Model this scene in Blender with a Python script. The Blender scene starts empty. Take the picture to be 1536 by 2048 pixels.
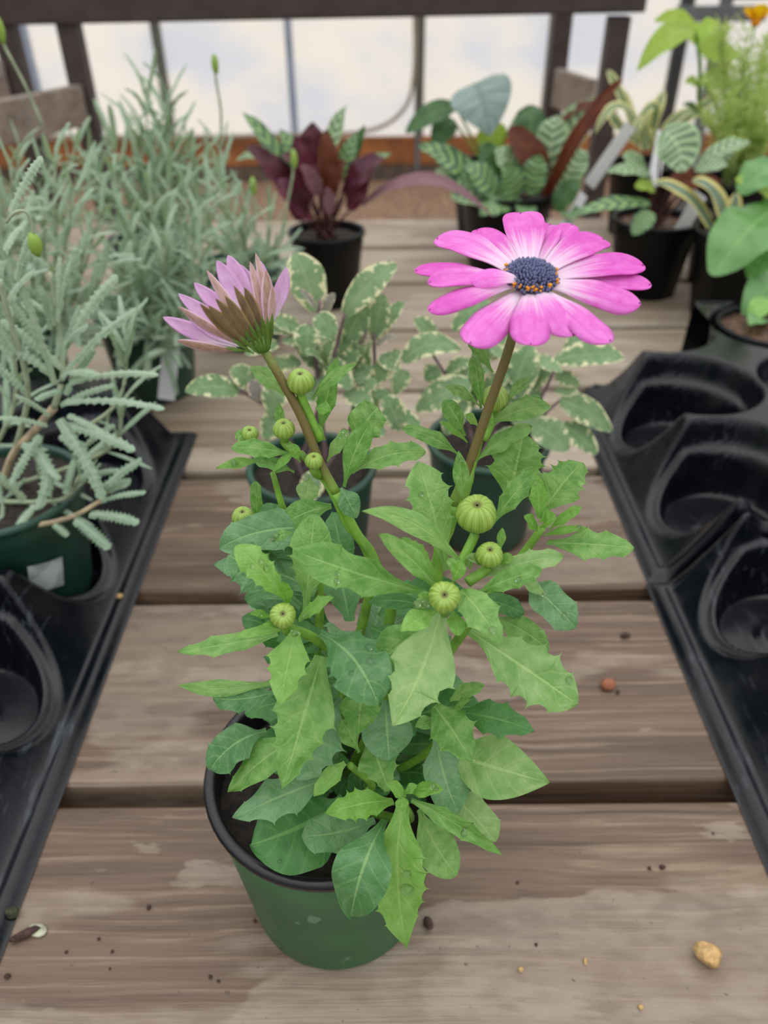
import bpy, bmesh, math, random
import numpy as np
from mathutils import Vector, Matrix

# ---------------------------------------------------------------- camera, sky, light, exposure
SC = bpy.context.scene
COL = SC.collection
F = 1539.0
cam_data = bpy.data.cameras.new('camera')
cam = bpy.data.objects.new('camera', cam_data)
COL.objects.link(cam)
CAMH = 0.35
CM = Matrix.Translation((0, 0, CAMH)) @ Matrix.Rotation(math.radians(90 - 36.1), 4, 'X') @ Matrix.Rotation(math.radians(-0.5), 4, 'Z')
cam.matrix_world = CM
cam_data.sensor_fit = 'HORIZONTAL'
cam_data.sensor_width = 36.0
cam_data.lens = F / 1536 * 36.0
cam_data.clip_start = 0.01
cam_data.dof.use_dof = True
cam_data.dof.focus_distance = 0.247
cam_data.dof.aperture_fstop = 14.0
SC.camera = cam

world = bpy.data.worlds.new('overcast sky')
SC.world = world
world.use_nodes = True
wn, wl = world.node_tree.nodes, world.node_tree.links
bg = wn['Background']
tc = wn.new('ShaderNodeTexCoord')
sx = wn.new('ShaderNodeSeparateXYZ')
wr = wn.new('ShaderNodeValToRGB')
mr = wn.new('ShaderNodeMapRange')
mr.inputs[1].default_value = -1; mr.inputs[2].default_value = 1
wl.new(tc.outputs['Generated'], sx.inputs[0]); wl.new(sx.outputs[2], mr.inputs[0]); wl.new(mr.outputs[0], wr.inputs[0])
e = wr.color_ramp.elements
e[0].position = 0.0; e[0].color = (0.24, 0.21, 0.17, 1)
e[1].position = 1.0; e[1].color = (1.75, 1.75, 1.72, 1)
n_ = wr.color_ramp.elements.new(0.49); n_.color = (0.30, 0.27, 0.23, 1)
n_ = wr.color_ramp.elements.new(0.51); n_.color = (0.42, 0.44, 0.47, 1)
n_ = wr.color_ramp.elements.new(0.75); n_.color = (0.98, 1.0, 1.02, 1)
wl.new(wr.outputs[0], bg.inputs[0])
bg.inputs[1].default_value = 1.0

# hazy low light added behind the translucent wall to brighten its sheeting
wall_backlight_d = bpy.data.lights.new('wall_backlight', 'SUN')
wall_backlight_d.energy = 0.75; wall_backlight_d.angle = math.radians(16); wall_backlight_d.color = (1.0, 0.95, 0.88)
wall_backlight = bpy.data.objects.new('wall_backlight', wall_backlight_d)
wall_backlight.rotation_euler = (math.radians(-68), 0, 0)
wall_backlight.location = (0.0, 8.0, 4.0)
COL.objects.link(wall_backlight)

SC.view_settings.view_transform = 'Standard'
SC.view_settings.look = 'None'
SC.view_settings.exposure = 0.24
SC.view_settings.gamma = 1.0
SC.view_settings.use_curve_mapping = False

# ---------------------------------------------------------------- helpers: where a picture ray meets a depth or a height
CAMP = Vector((0, 0, CAMH))
CR = CM.to_3x3()
def ray(px, py):
    return CR @ Vector(((px - 768) / F, (1024 - py) / F, -1))
def P(px, py, d):
    r = ray(px, py); return CAMP + r * (d / r.y)
def PZ(px, py, z):
    r = ray(px, py); return CAMP + r * ((z - CAMH) / r.z)
def PP(px, py, c, n):
    r = ray(px, py); return CAMP + r * ((c - CAMP).dot(n) / r.dot(n))
def zd(p):
    return -(CM.inverted() @ p).z
def pxw(w, p):
    return w * zd(p) / F

# ---------------------------------------------------------------- helpers: objects
W = {}
def mk(name, V, Fc, mat, parent=None, uv=None, smooth=True, origin=None):
    o0 = Vector(origin) if origin is not None else (W[parent.name] if parent else Vector((0, 0, 0)))
    me = bpy.data.meshes.new(name)
    me.from_pydata([tuple(Vector(v) - o0) for v in V], [], Fc)
    if uv is not None:
        l = me.uv_layers.new(name='UVMap')
        idx = np.empty(len(me.loops), dtype=np.int32)
        me.loops.foreach_get('vertex_index', idx)
        l.data.foreach_set('uv', np.asarray(uv, dtype=np.float32)[idx].ravel())
    if smooth:
        me.polygons.foreach_set('use_smooth', [True] * len(me.polygons))
    me.materials.append(mat)
    o = bpy.data.objects.new(name, me)
    COL.objects.link(o)
    if parent:
        o.parent = parent
        o.location = o0 - W[parent.name]
    else:
        o.location = o0
    W[o.name] = o0.copy()
    return o
def thing(name, label, cat, loc, group=None):
    o = bpy.data.objects.new(name, None)
    o.empty_display_size = 0.02
    COL.objects.link(o); o.location = loc
    W[o.name] = Vector(loc)
    o['label'] = label; o['category'] = cat
    if group: o['group'] = group
    return o
def tag(o, label, cat, group=None):
    o['label'] = label; o['category'] = cat
    if group: o['group'] = group
    return o

def box(c, s, bev=0.0, seg=2, rot=None):
    bm = bmesh.new()
    bmesh.ops.create_cube(bm, size=1.0)
    bmesh.ops.scale(bm, vec=Vector(s), verts=bm.verts)
    if bev:
        bmesh.ops.bevel(bm, geom=bm.edges[:], offset=bev, segments=seg, affect='EDGES', profile=0.6)
    M = Matrix.Translation(c) @ (rot or Matrix.Identity(4))
    bmesh.ops.transform(bm, matrix=M, verts=bm.verts)
    bm.verts.index_update()
    V = [v.co.copy() for v in bm.verts]
    Fc = [[v.index for v in f.verts] for f in bm.faces]
    bm.free()
    return V, Fc
def spline(pts, n=6):
    pts = [Vector(p) for p in pts]
    if len(pts) == 2: return [pts[0].lerp(pts[1], i / n) for i in range(n + 1)]
    q = [2 * pts[0] - pts[1]] + pts + [2 * pts[-1] - pts[-2]]
    out = []
    for i in range(1, len(q) - 2):
        a, b, c, d = q[i - 1], q[i], q[i + 1], q[i + 2]
        for k in range(n):
            t = k / n
            out.append(0.5 * ((2 * b) + (c - a) * t + (2 * a - 5 * b + 4 * c - d) * t * t + (3 * b - a - 3 * c + d) * t ** 3))
    out.append(pts[-1])
    return out
def tube(pts, r0, r1=None, seg=8, n=6):
    c = spline(pts, n); r1 = r0 if r1 is None else r1
    V, Fc, uv = [], [], []
    up = Vector((0.31, 0.2, 0.93)).normalized()
    for i, p in enumerate(c):
        T = (c[min(i + 1, len(c) - 1)] - c[max(i - 1, 0)]).normalized()
        A = T.cross(up)
        if A.length < 0.1: A = T.cross(Vector((1, 0, 0)))
        A.normalize(); B = T.cross(A)
        r = r0 + (r1 - r0) * i / (len(c) - 1)
        for k in range(seg):
            a = 2 * math.pi * k / seg
            V.append(p + (A * math.cos(a) + B * math.sin(a)) * r)
            uv.append((k / seg, i / (len(c) - 1)))
    for i in range(len(c) - 1):
        for k in range(seg):
            k2 = (k + 1) % seg
            Fc.append((i * seg + k, i * seg + k2, (i + 1) * seg + k2, (i + 1) * seg + k))
    Fc.append(tuple(range(seg - 1, -1, -1)))
    Fc.append(tuple(range((len(c) - 1) * seg, len(c) * seg)))
    return V, Fc, uv
def lathe(prof, c, seg=56, wob=0.0):
    V, Fc = [], []
    for i, (r, z) in enumerate(prof):
        for k in range(seg):
            a = 2 * math.pi * k / seg
            rr = r * (1 + wob * math.sin(2 * a + 0.7))
            V.append(Vector((c[0] + rr * math.cos(a), c[1] + rr * math.sin(a), c[2] + z)))
    for i in range(len(prof) - 1):
        for k in range(seg):
            k2 = (k + 1) % seg
            Fc.append((i * seg + k, i * seg + k2, (i + 1) * seg + k2, (i + 1) * seg + k))
    return V, Fc
def sstep(a, b, x):
    t = np.clip((np.asarray(x, dtype=float) - a) / (b - a), 0, 1)
    return t * t * (3 - 2 * t)

def prof_w(kind, t):
    if kind == 'spat':
        w = 0.15 + 0.85 * sstep(0.06, 0.56, t)
        u = np.clip((t - 0.6) / 0.4, 0, 1); return w * np.maximum(1 - u ** 1.9, 0) ** 0.85
    if kind == 'round':
        w = 0.15 + 0.85 * sstep(0.06, 0.5, t)
        u = np.clip((t - 0.58) / 0.42, 0, 1); return w * np.maximum(1 - u ** 1.9, 0) ** 0.72
    if kind == 'acute':
        w = 0.22 + 0.78 * sstep(0.0, 0.5, t)
        u = np.clip((t - 0.5) / 0.5, 0, 1); return w * np.maximum(1 - u ** 1.5, 0) ** 0.95
    if kind == 'ell':
        return np.maximum(np.sin(np.pi * np.clip(t * 0.93 + 0.05, 0, 1) ** 0.9), 0) ** 0.7 * np.where(t > .985, 0.35, 1)
    if kind == 'lin':
        w = 0.55 + 0.45 * sstep(0, 0.35, t)
        u = np.clip((t - 0.66) / 0.34, 0, 1); return w * np.sqrt(np.maximum(1 - u ** 2, 0))
    if kind == 'lance':
        return np.maximum(np.sin(np.pi * np.clip(t * 0.94 + 0.05, 0, 1) ** 0.85), 0) ** 0.9
    if kind == 'strap':
        w = 0.75 + 0.25 * sstep(0, 0.4, t)
        u = np.clip((t - 0.6) / 0.4, 0, 1); return w * np.maximum(1 - u ** 2.0, 0) ** 0.8
    if kind == 'petal':
        w = 0.36 + 0.64 * sstep(0.0, 0.6, t)
        u = np.clip((t - 0.72) / 0.28, 0, 1); return w * np.maximum(1 - u ** 2.6, 0) ** 0.58
    if kind == 'lance2':
        w = 0.35 + 0.65 * sstep(0.0, 0.55, t)
        u = np.clip((t - 0.55) / 0.45, 0, 1); return w * np.maximum(1 - u ** 2.1, 0.0) ** 0.8
    if kind == 'heart':
        a = np.clip((0.38 - t) / 0.38, 0, 1); b = np.clip((t - 0.38) / 0.62, 0, 1)
        return np.where(t < 0.38, np.maximum(1 - a ** 2.3, 0) ** 0.5, np.maximum(1 - b ** 1.7, 0) ** 0.9)
def teeth_f(ts, t, depth, spike):
    f = np.ones_like(t)
    if ts is None or len(ts) < 2: return f
    for a, b in zip(ts[:-1], ts[1:]):
        m = (t > a) & (t < b); u = (t - a) / (b - a)
        f = np.where(m, 1 - depth * (4 * u * (1 - u)) ** 0.8, f)
    for a in ts:
        f = np.where(np.abs(t - a) < 1e-5, 1 + spike, f)
    return f
def blade_geo(b, m, t, width, N, prof='spat', nu=20, nv=6, teeth=0, depth=0.16, spike=0.06, trange=(0.34, 0.86), fold=0.12, cup=0.0, wave=0.05, wn_=2.5, roll=0.0, rng=random, notch=0.0, droop=0.0):
    b, m, t = Vector(b), Vector(m), Vector(t)
    ctrl = 2 * m - 0.5 * (b + t)
    tl = tr = None
    s_ = list(np.linspace(0, 1, nu)) + [0.985, 0.955]
    if teeth:
        d = (trange[1] - trange[0]) / max(teeth - 1, 1)
        tl = [trange[0] + d * (i + rng.uniform(-0.12, 0.12)) for i in range(teeth)]
        tr = [trange[0] + d * (i + rng.uniform(-0.12, 0.12)) for i in range(teeth)]
        for x in tl + tr: s_ += [x, x - 0.011, x + 0.011]
    T_ = np.array(sorted(x for x in set(s_) if 0 <= x <= 1))
    w0 = prof_w(prof, T_) * width * 0.5
    fl, fr = teeth_f(tl, T_, depth, spike), teeth_f(tr, T_, depth, spike)
    ph, ph2 = rng.uniform(0, 6.28), rng.uniform(0, 6.28)
    V, uv = [], []
    N = Vector(N)
    L = (t - b).length
    for i, s in enumerate(T_):
        c = b * (1 - s) ** 2 + ctrl * 2 * s * (1 - s) + t * s * s
        tg = ((ctrl - b) * (1 - s) + (t - ctrl) * s)
        if tg.length < 1e-9: tg = t - b
        tg.normalize()
        S = tg.cross(N)
        if S.length < 1e-6: S = tg.cross(Vector((1, 0.2, 0)))
        S.normalize(); Nn = S.cross(tg)
        if roll:
            R = Matrix.Rotation(math.radians(roll), 3, tg); S = R @ S; Nn = R @ Nn
        for j in range(nv + 1):
            a = -1 + 2 * j / nv
            w = w0[i] * (fl[i] if a < 0 else fr[i])
            off = fold * abs(a) * w0[i] - cup * a * a * w0[i] + wave * width * math.sin(6.283 * wn_ * s + (ph if a < 0 else ph2)) * abs(a) ** 1.5
            back = notch * L * (1 - abs(a)) if i == len(T_) - 1 else 0
            V.append(c + S * (a * w) + Nn * off - tg * back)
            uv.append((0.5 + 0.5 * a, s))
    Fc = []
    n1 = nv + 1
    for i in range(len(T_) - 1):
        for j in range(nv):
            Fc.append((i * n1 + j, i * n1 + j + 1, (i + 1) * n1 + j + 1, (i + 1) * n1 + j))
    return V, Fc, uv, n1
UP = Vector((0, 0, 1))
def hint(p, k=0.6):
    return ((CAMP - p).normalized() * k + UP * (1 - k)).normalized()

# ---------------------------------------------------------------- materials
def srgb(r, g, b):
    f = lambda c: c / 12.92 if c <= 0.04045 else ((c + 0.055) / 1.055) ** 2.4
    return (f(r / 255), f(g / 255), f(b / 255), 1)
class NT:
    def __init__(s, name):
        s.m = bpy.data.materials.new(name); s.m.use_nodes = True
        s.n, s.l = s.m.node_tree.nodes, s.m.node_tree.links
        s.b = s.n['Principled BSDF']; s.out = s.n['Material Output']
    def node(s, t, **k):
        x = s.n.new(t)
        for a, v in k.items(): setattr(x, a, v)
        return x
    def val(s, inp, v):
        if isinstance(v, bpy.types.NodeSocket): s.l.new(v, inp)
        else: inp.default_value = v
    def math(s, op, a, b=0.0, c=None):
        x = s.node('ShaderNodeMath', operation=op); s.val(x.inputs[0], a); s.val(x.inputs[1], b)
        if c is not None: s.val(x.inputs[2], c)
        return x.outputs[0]
    def mix(s, f, a, b, mode='MIX'):
        x = s.node('ShaderNodeMix', data_type='RGBA', blend_type=mode)
        s.val(x.inputs['Factor'], f); s.val(x.inputs[6], a); s.val(x.inputs[7], b)
        return x.outputs[2]
    def noise(s, vec, scale, detail=3.0, rough=0.55):
        x = s.node('ShaderNodeTexNoise'); s.val(x.inputs['Vector'], vec)
        x.inputs['Scale'].default_value = scale; x.inputs['Detail'].default_value = detail; x.inputs['Roughness'].default_value = rough
        return x.outputs[0]
    def mapr(s, v, a, b, c=0.0, d=1.0):
        x = s.node('ShaderNodeMapRange', interpolation_type='SMOOTHSTEP'); s.val(x.inputs[0], v)
        for i, q in enumerate((a, b, c, d)): x.inputs[i + 1].default_value = q
        return x.outputs[0]
    def scale(s, vec, xyz, add=None):
        x = s.node('ShaderNodeMapping'); s.val(x.inputs[0], vec); x.inputs['Scale'].default_value = xyz
        if add is not None: s.val(x.inputs['Location'], add)
        return x.outputs[0]
    def comb(s, x, y, z):
        c = s.node('ShaderNodeCombineXYZ')
        for i, v in enumerate((x, y, z)): s.val(c.inputs[i], v)
        return c.outputs[0]
    def bump(s, h, strength, dist):
        x = s.node('ShaderNodeBump'); s.val(x.inputs['Height'], h)
        x.inputs['Strength'].default_value = strength; x.inputs['Distance'].default_value = dist
        s.l.new(x.outputs[0], s.b.inputs['Normal']); return x.outputs[0]
    def set(s, **k):
        for a, v in k.items(): s.val(s.b.inputs[a.replace('_', ' ')], v)

def plain(name, col, rough=0.5, var=0.12, nscale=60, bump=0.0, spec=0.5, metal=0.0):
    t = NT(name)
    co = t.node('ShaderNodeTexCoord').outputs['Object']
    nz = t.noise(co, nscale, 4)
    dark = tuple(c * (1 - var * 2) for c in col[:3]) + (1,); light = tuple(min(c * (1 + var * 2), 1) for c in col[:3]) + (1,)
    t.set(Base_Color=t.mix(t.mapr(nz, 0.3, 0.7), dark, light), Roughness=rough, Metallic=metal)
    t.b.inputs['Specular IOR Level'].default_value = spec
    if bump: t.bump(nz, bump, 0.001)
    return t.m

def leafmat(name, c1, c2, vein, trans=0.3, rough=0.5, kind='plain', c3=None, spec=0.4, veinw=0.035, mott=3.0, sheen=None, bump=0.35, nveins=6, svs=0.14):
    t = NT(name)
    uv = t.node('ShaderNodeUVMap').outputs[0]
    sp = t.node('ShaderNodeSeparateXYZ'); t.l.new(uv, sp.inputs[0])
    u, v = sp.outputs[0], sp.outputs[1]
    rnd = t.node('ShaderNodeObjectInfo').outputs['Random']
    e_ = t.math('MULTIPLY', t.math('ABSOLUTE', t.math('SUBTRACT', u, 0.5)), 2.0)
    vec = t.comb(u, t.math('MULTIPLY', v, 2.2), t.math('MULTIPLY', rnd, 37.0))
    nz = t.noise(vec, mott, 4)
    nf = t.noise(vec, mott * 7, 4)
    f = t.math('ADD', t.math('MULTIPLY', t.math('SUBTRACT', nz, 0.5), 2.4), t.math('ADD', t.math('MULTIPLY', rnd, 0.7), 0.15))
    fc = t.node('ShaderNodeClamp'); t.l.new(f, fc.inputs[0])
    col = t.mix(fc.outputs[0], c1, c2)
    if kind == 'varieg':
        ed = t.math('ADD', e_, t.math('MULTIPLY', t.math('SUBTRACT', t.noise(vec, 4.0, 3), 0.5), 2.6))
        col = t.mix(t.mapr(ed, 0.80, 0.95), col, c3)
    if kind == 'stripe':
        ph = t.math('ADD', t.math('MULTIPLY', t.math('SUBTRACT', v, t.math('MULTIPLY', e_, 0.16)), 6.283 * 6.5), t.math('MULTIPLY', nz, 1.4))
        st = t.mapr(t.math('SINE', ph), -0.3, 0.55)
        st = t.math('MULTIPLY', st, t.mapr(e_, 0.95, 0.8))
        col = t.mix(st, col, c3)
    if kind == 'edge':
        col = t.mix(t.mapr(e_, 0.52, 0.62), col, c3)
    if kind == 'petal':
        fib = t.noise(t.comb(t.math('MULTIPLY', u, 9.0), t.math('MULTIPLY', v, 0.7), t.math('MULTIPLY', rnd, 37.0)), 1.6, 3)
        g = t.math('ADD', v, t.math('MULTIPLY', t.math('SUBTRACT', fib, 0.5), 0.7))
        col = t.mix(t.mapr(g, 0.62, 0.08), col, c3)
        rd = t.mapr(t.math('SINE', t.math('MULTIPLY', u, 6.283 * 3)), 0.55, 1.0, 0, 0.35)
        col = t.mix(t.math('MULTIPLY', rd, t.mapr(v, 0.15, 0.6)), col, c1)
    if kind == 'band':
        fib = t.noise(t.comb(t.math('MULTIPLY', u, 5.0), t.math('MULTIPLY', v, 0.7), t.math('MULTIPLY', rnd, 37.0)), 1.6, 3)
        col = t.mix(t.mapr(t.math('ADD', e_, t.math('MULTIPLY', fib, 0.3)), 0.72, 1.0), col, c3)
    if vein is not None:
        vm = t.mapr(t.math('SUBTRACT', e_, t.math('MULTIPLY', t.math('SUBTRACT', 1.0, v), veinw * 1.5)), veinw * 1.2, veinw * 0.35)
        col = t.mix(t.math('MULTIPLY', vm, 0.5), col, vein)
    sv = t.math('FRACT', t.math('MULTIPLY', t.math('SUBTRACT', v, t.math('MULTIPLY', e_, 0.22)), float(nveins)))
    sl = t.mapr(t.math('ABSOLUTE', t.math('SUBTRACT', sv, 0.5)), 0.02, 0.14)
    if vein is not None:
        col = t.mix(t.math('MULTIPLY', t.math('SUBTRACT', 1.0, sl), svs), col, vein)
    h = t.math('ADD', t.math('MULTIPLY', nf, 0.5), t.math('ADD', t.math('MULTIPLY', sl, 0.18), t.math('MULTIPLY', nz, 0.9)))
    h = t.math('ADD', h, t.math('MULTIPLY', t.mapr(e_, 0.0, 0.12), 0.35))
    bm_ = t.bump(h, bump, 0.0012)
    t.set(Base_Color=col, Roughness=rough)
    t.b.inputs['Specular IOR Level'].default_value = spec
    if sheen:
        t.b.inputs['Sheen Weight'].default_value = sheen; t.b.inputs['Sheen Roughness'].default_value = 0.4
    if trans:
        tr = t.node('ShaderNodeBsdfTranslucent')
        tcol = t.mix(1.0, col, (1.1, 1.15, 0.62, 1) if kind not in ('petal', 'band') else (1.1, 0.9, 1.05, 1), 'MULTIPLY')
        t.l.new(tcol, tr.inputs[0])
        ms = t.node('ShaderNodeMixShader'); ms.inputs[0].default_value = trans
        t.l.new(t.b.outputs[0], ms.inputs[1]); t.l.new(tr.outputs[0], ms.inputs[2]); t.l.new(ms.outputs[0], t.out.inputs[0])
    return t.m

def woodmat(name, dark, mid, light, stain, wear=0.75, gloss=0.45, patch=False):
    t = NT(name)
    co = t.node('ShaderNodeTexCoord').outputs['Object']
    rnd = t.node('ShaderNodeObjectInfo').outputs['Random']
    off = t.comb(t.math('MULTIPLY', rnd, 13.0), t.math('MULTIPLY', rnd, 7.0), t.math('MULTIPLY', rnd, 5.0))
    wob = t.math('MULTIPLY', t.math('SUBTRACT', t.noise(t.scale(co, (5, 9, 9), off), 1.0, 2), 0.5), 0.016)
    va = t.node('ShaderNodeVectorMath', operation='ADD'); t.l.new(co, va.inputs[0]); t.l.new(t.comb(0.0, wob, wob), va.inputs[1])
    cw = va.outputs[0]
    g1 = t.noise(t.scale(cw, (6, 330, 330), off), 1.0, 4, 0.65)
    g2 = t.noise(t.scale(cw, (2.5, 60, 60), off), 1.0, 4, 0.6)
    g3 = t.noise(t.scale(co, (2.0, 9, 9), off), 1.0, 3)
    gl = t.noise(t.scale(cw, (1.2, 120, 120), off), 1.0, 2, 0.5)
    col = t.mix(t.mapr(g2, 0.3, 0.7), dark, mid)
    col = t.mix(t.math('MULTIPLY', t.mapr(g1, 0.5, 0.72), 0.45), col, light)
    dk = tuple(c * 0.45 for c in dark[:3]) + (1,)
    col = t.mix(t.math('MULTIPLY', t.mapr(g1, 0.47, 0.28), 0.5), col, dk)
    col = t.mix(t.math('MULTIPLY', t.mapr(gl, 0.34, 0.28), 0.65), col, dk)
    wv = t.math('MULTIPLY', t.noise(t.scale(cw, (14, 95, 95), off), 1.0, 5, 0.65), t.mapr(g3, 0.40, 0.66))
    col = t.mix(t.math('MULTIPLY', t.mapr(wv, 0.40, 0.54), wear), col, light)
    col = t.mix(t.math('MULTIPLY', t.mapr(t.noise(t.scale(co, (5, 14, 14), off), 1.0, 3), 0.56, 0.7), 0.35), col, dk)
    st = t.noise(t.scale(cw, (9, 34, 34), t.math('MULTIPLY', rnd, 31.0)), 1.0, 5, 0.55)
    st2 = t.noise(t.scale(cw, (2.2, 10, 10), t.math('MULTIPLY', rnd, 17.0)), 1.0, 5, 0.5)
    fine = t.mapr(t.noise(t.scale(co, (60, 140, 140)), 1.0, 3), 0.3, 0.7, 0.55, 1.0)
    sm = t.math('MULTIPLY', t.math('MULTIPLY', t.mapr(st, 0.60, 0.625), 0.55), fine)
    sm2 = t.math('MULTIPLY', t.math('MULTIPLY', t.mapr(st2, 0.51, 0.53), 0.5), fine)
    col = t.mix(sm2, col, stain); col = t.mix(sm, col, stain)
    if patch:
        so = t.node('ShaderNodeSeparateXYZ'); t.l.new(co, so.inputs[0])
        yy = t.math('ADD', so.outputs[1], t.math('MULTIPLY', t.math('SUBTRACT', t.noise(t.scale(co, (9, 26, 26)), 1.0, 5, 0.55), 0.5), 0.045))
        lf = t.math('MULTIPLY', t.math('MAXIMUM', t.math('SUBTRACT', 0.01, so.outputs[0]), 0.0), 0.5)
        pm = t.math('MULTIPLY', t.mapr(t.math('ADD', yy, lf), 0.0225, 0.020), 0.62)
        col = t.mix(t.math('MULTIPLY', pm, fine), col, stain)
    specks = t.mapr(t.noise(co, 300.0, 2), 0.71, 0.76)
    col = t.mix(t.math('MULTIPLY', specks, 0.6), col, dk)
    t.set(Base_Color=col, Roughness=t.mapr(g2, 0.3, 0.7, gloss - 0.08, gloss + 0.16))
    t.b.inputs['Specular IOR Level'].default_value = 0.45
    t.bump(t.math('ADD', g1, t.math('MULTIPLY', g2, 0.9)), 0.7, 0.0014)
    return t.m

M = {}
M['wood'] = woodmat('weathered brown stained plank', srgb(86, 68, 55), srgb(116, 95, 79), srgb(178, 154, 130), srgb(160, 145, 129))
M['wood_front'] = woodmat('weathered brown plank with dried water stain', srgb(90, 71, 57), srgb(118, 97, 81), srgb(178, 154, 130), srgb(164, 149, 133), 0.5, 0.45, True)
M['wood_far'] = woodmat('pale grey brown plank', srgb(126, 108, 90), srgb(156, 140, 122), srgb(192, 176, 156), srgb(176, 164, 148), 0.4, 0.5)  # paler, greyer tone for the farther planks
M['wood_grey'] = woodmat('grey weathered board', srgb(120, 104, 92), srgb(150, 134, 122), srgb(180, 166, 152), srgb(160, 150, 140), 0.3, 0.6)
M['wood_dark'] = plain('dark brown painted timber', srgb(66, 54, 50), 0.55, 0.1, 30)
M['wood_orange'] = plain('orange brown timber', srgb(150, 92, 46), 0.6, 0.18, 6)
t = NT('black moulded plastic'); co = t.node('ShaderNodeTexCoord').outputs['Object']
sc1 = t.noise(t.scale(co, (260, 30, 90)), 1.0, 4, 0.65); sc2 = t.noise(co, 14.0, 3); sc3 = t.noise(co, 55.0, 3)
col = t.mix(t.math('MULTIPLY', t.mapr(sc1, 0.55, 0.75), t.mapr(sc2, 0.45, 0.65)), srgb(11, 14, 21), srgb(78, 82, 92))
col = t.mix(t.math('MULTIPLY', t.mapr(sc3, 0.5, 0.75), 0.10), col, srgb(60, 60, 60))
t.set(Base_Color=col, Roughness=t.mapr(sc3, 0.3, 0.7, 0.16, 0.28)); t.b.inputs['Specular IOR Level'].default_value = 0.45
t.bump(sc3, 0.12, 0.002); M['black_plastic'] = t.m
M['black_pot'] = plain('black pot plastic', srgb(11, 11, 13), 0.4, 0.1, 50, 0.0, 0.22)
M['black_rim'] = plain('shiny black rim plastic', srgb(24, 24, 27), 0.3, 0.1, 50, 0.0, 0.5)
M['soil'] = plain('dark potting soil', srgb(38, 30, 25), 0.9, 0.35, 220, 1.0)
M['soil_wet'] = plain('wet brown soil', srgb(82, 56, 40), 0.55, 0.4, 160, 1.0)
M['label'] = plain('white plastic label', srgb(214, 214, 216), 0.4, 0.04, 30)
M['kerb'] = plain('grey brown concrete kerb', srgb(92, 78, 66), 0.85, 0.15, 12)
M['frame'] = plain('blue grey wall frame', srgb(146, 158, 176), 0.5, 0.05, 10)
M['frame_dark'] = plain('dark green grey frame', srgb(92, 94, 84), 0.5, 0.08, 10)
M['metal_grey'] = plain('grey galvanised metal', srgb(110, 114, 116), 0.45, 0.1, 10, 0, 0.5, 0.4)
M['metal_dark'] = plain('dark metal', srgb(50, 52, 52), 0.45, 0.1, 10)
M['hose'] = plain('grey hose', srgb(150, 140, 122), 0.5, 0.06, 20)
M['stone'] = plain('tan pebble', srgb(196, 160, 108), 0.85, 0.16, 300, 0.8)
M['bark'] = plain('dark bark', srgb(70, 46, 40), 0.8, 0.3, 200, 0.8)
M['bark_red'] = plain('red brown bark', srgb(150, 92, 66), 0.8, 0.2, 200, 0.8)
M['stem_green'] = plain('fresh green stem', srgb(120, 168, 60), 0.45, 0.12, 120)
M['stem_olive'] = plain('olive brown stem', srgb(112, 100, 44), 0.55, 0.2, 160)
t = NT('olive brown flower stem'); uv = t.node('ShaderNodeUVMap').outputs[0]; sp = t.node('ShaderNodeSeparateXYZ'); t.l.new(uv, sp.inputs[0])
nzs = t.noise(t.scale(uv, (8, 30, 1)), 1.0, 3)
col = t.mix(t.mapr(t.math('ADD', sp.outputs[1], t.math('MULTIPLY', t.math('SUBTRACT', nzs, 0.5), 0.4)), 0.0, 0.25), srgb(122, 140, 62), srgb(110, 98, 48))
col = t.mix(t.mapr(sp.outputs[1], 0.7, 1.0), col, srgb(124, 158, 58))
t.set(Base_Color=col, Roughness=0.5); M['stem_olive'] = t.m
M['stem_grey'] = plain('grey green woolly stem', srgb(160, 172, 140), 0.8, 0.1, 120)
M['stem_wood'] = plain('pale woody stem', srgb(178, 160, 130), 0.8, 0.15, 120)
M['stem_purple'] = plain('purple grey stem', srgb(122, 98, 104), 0.7, 0.15, 90)
M['stem_dark'] = plain('dark maroon stem', srgb(78, 44, 40), 0.5, 0.2, 60)
M['young'] = leafmat('bright young leaf', srgb(118, 174, 66), srgb(152, 202, 106), srgb(182, 218, 126), 0.34, 0.4, spec=0.5, bump=0.5)
M['mid'] = leafmat('mid green leaf', srgb(94, 150, 60), srgb(148, 192, 108), srgb(176, 210, 130), 0.28, 0.38, spec=0.5, bump=0.5)
M['blue'] = leafmat('bluish green leaf', srgb(78, 132, 72), srgb(124, 166, 118), srgb(164, 202, 130), 0.22, 0.36, spec=0.5, bump=0.5)  # greens darkened so the colour carries the shade on the lower leaves
M['pale'] = leafmat('pale green leaf', srgb(116, 164, 82), srgb(164, 198, 128), srgb(190, 218, 142), 0.28, 0.38, spec=0.5, bump=0.5)
M['bud'] = None
M['lav'] = leafmat('grey green felted leaf', srgb(140, 168, 142), srgb(176, 196, 172), srgb(196, 210, 190), 0.2, 0.85, spec=0.15, sheen=0.25, veinw=0.1, bump=0.2)
M['sage'] = leafmat('variegated sage leaf', srgb(110, 142, 100), srgb(140, 166, 126), srgb(160, 182, 140), 0.22, 0.75, 'varieg', srgb(226, 222, 182), spec=0.2, nveins=9)
M['sage_pur'] = leafmat('purple flushed sage leaf', srgb(132, 124, 120), srgb(150, 152, 140), srgb(170, 150, 150), 0.2, 0.75, 'varieg', srgb(222, 196, 178), spec=0.2)
M['maroon'] = leafmat('dark maroon leaf', srgb(64, 22, 34), srgb(112, 48, 72), srgb(120, 60, 80), 0.3, 0.35, spec=0.5)
M['mauve'] = leafmat('dusty purple leaf', srgb(124, 84, 96), srgb(142, 100, 112), srgb(150, 110, 120), 0.2, 0.4)
M['redbrown'] = leafmat('red brown leaf underside', srgb(86, 34, 18), srgb(118, 58, 26), srgb(130, 70, 40), 0.3, 0.5)
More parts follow.
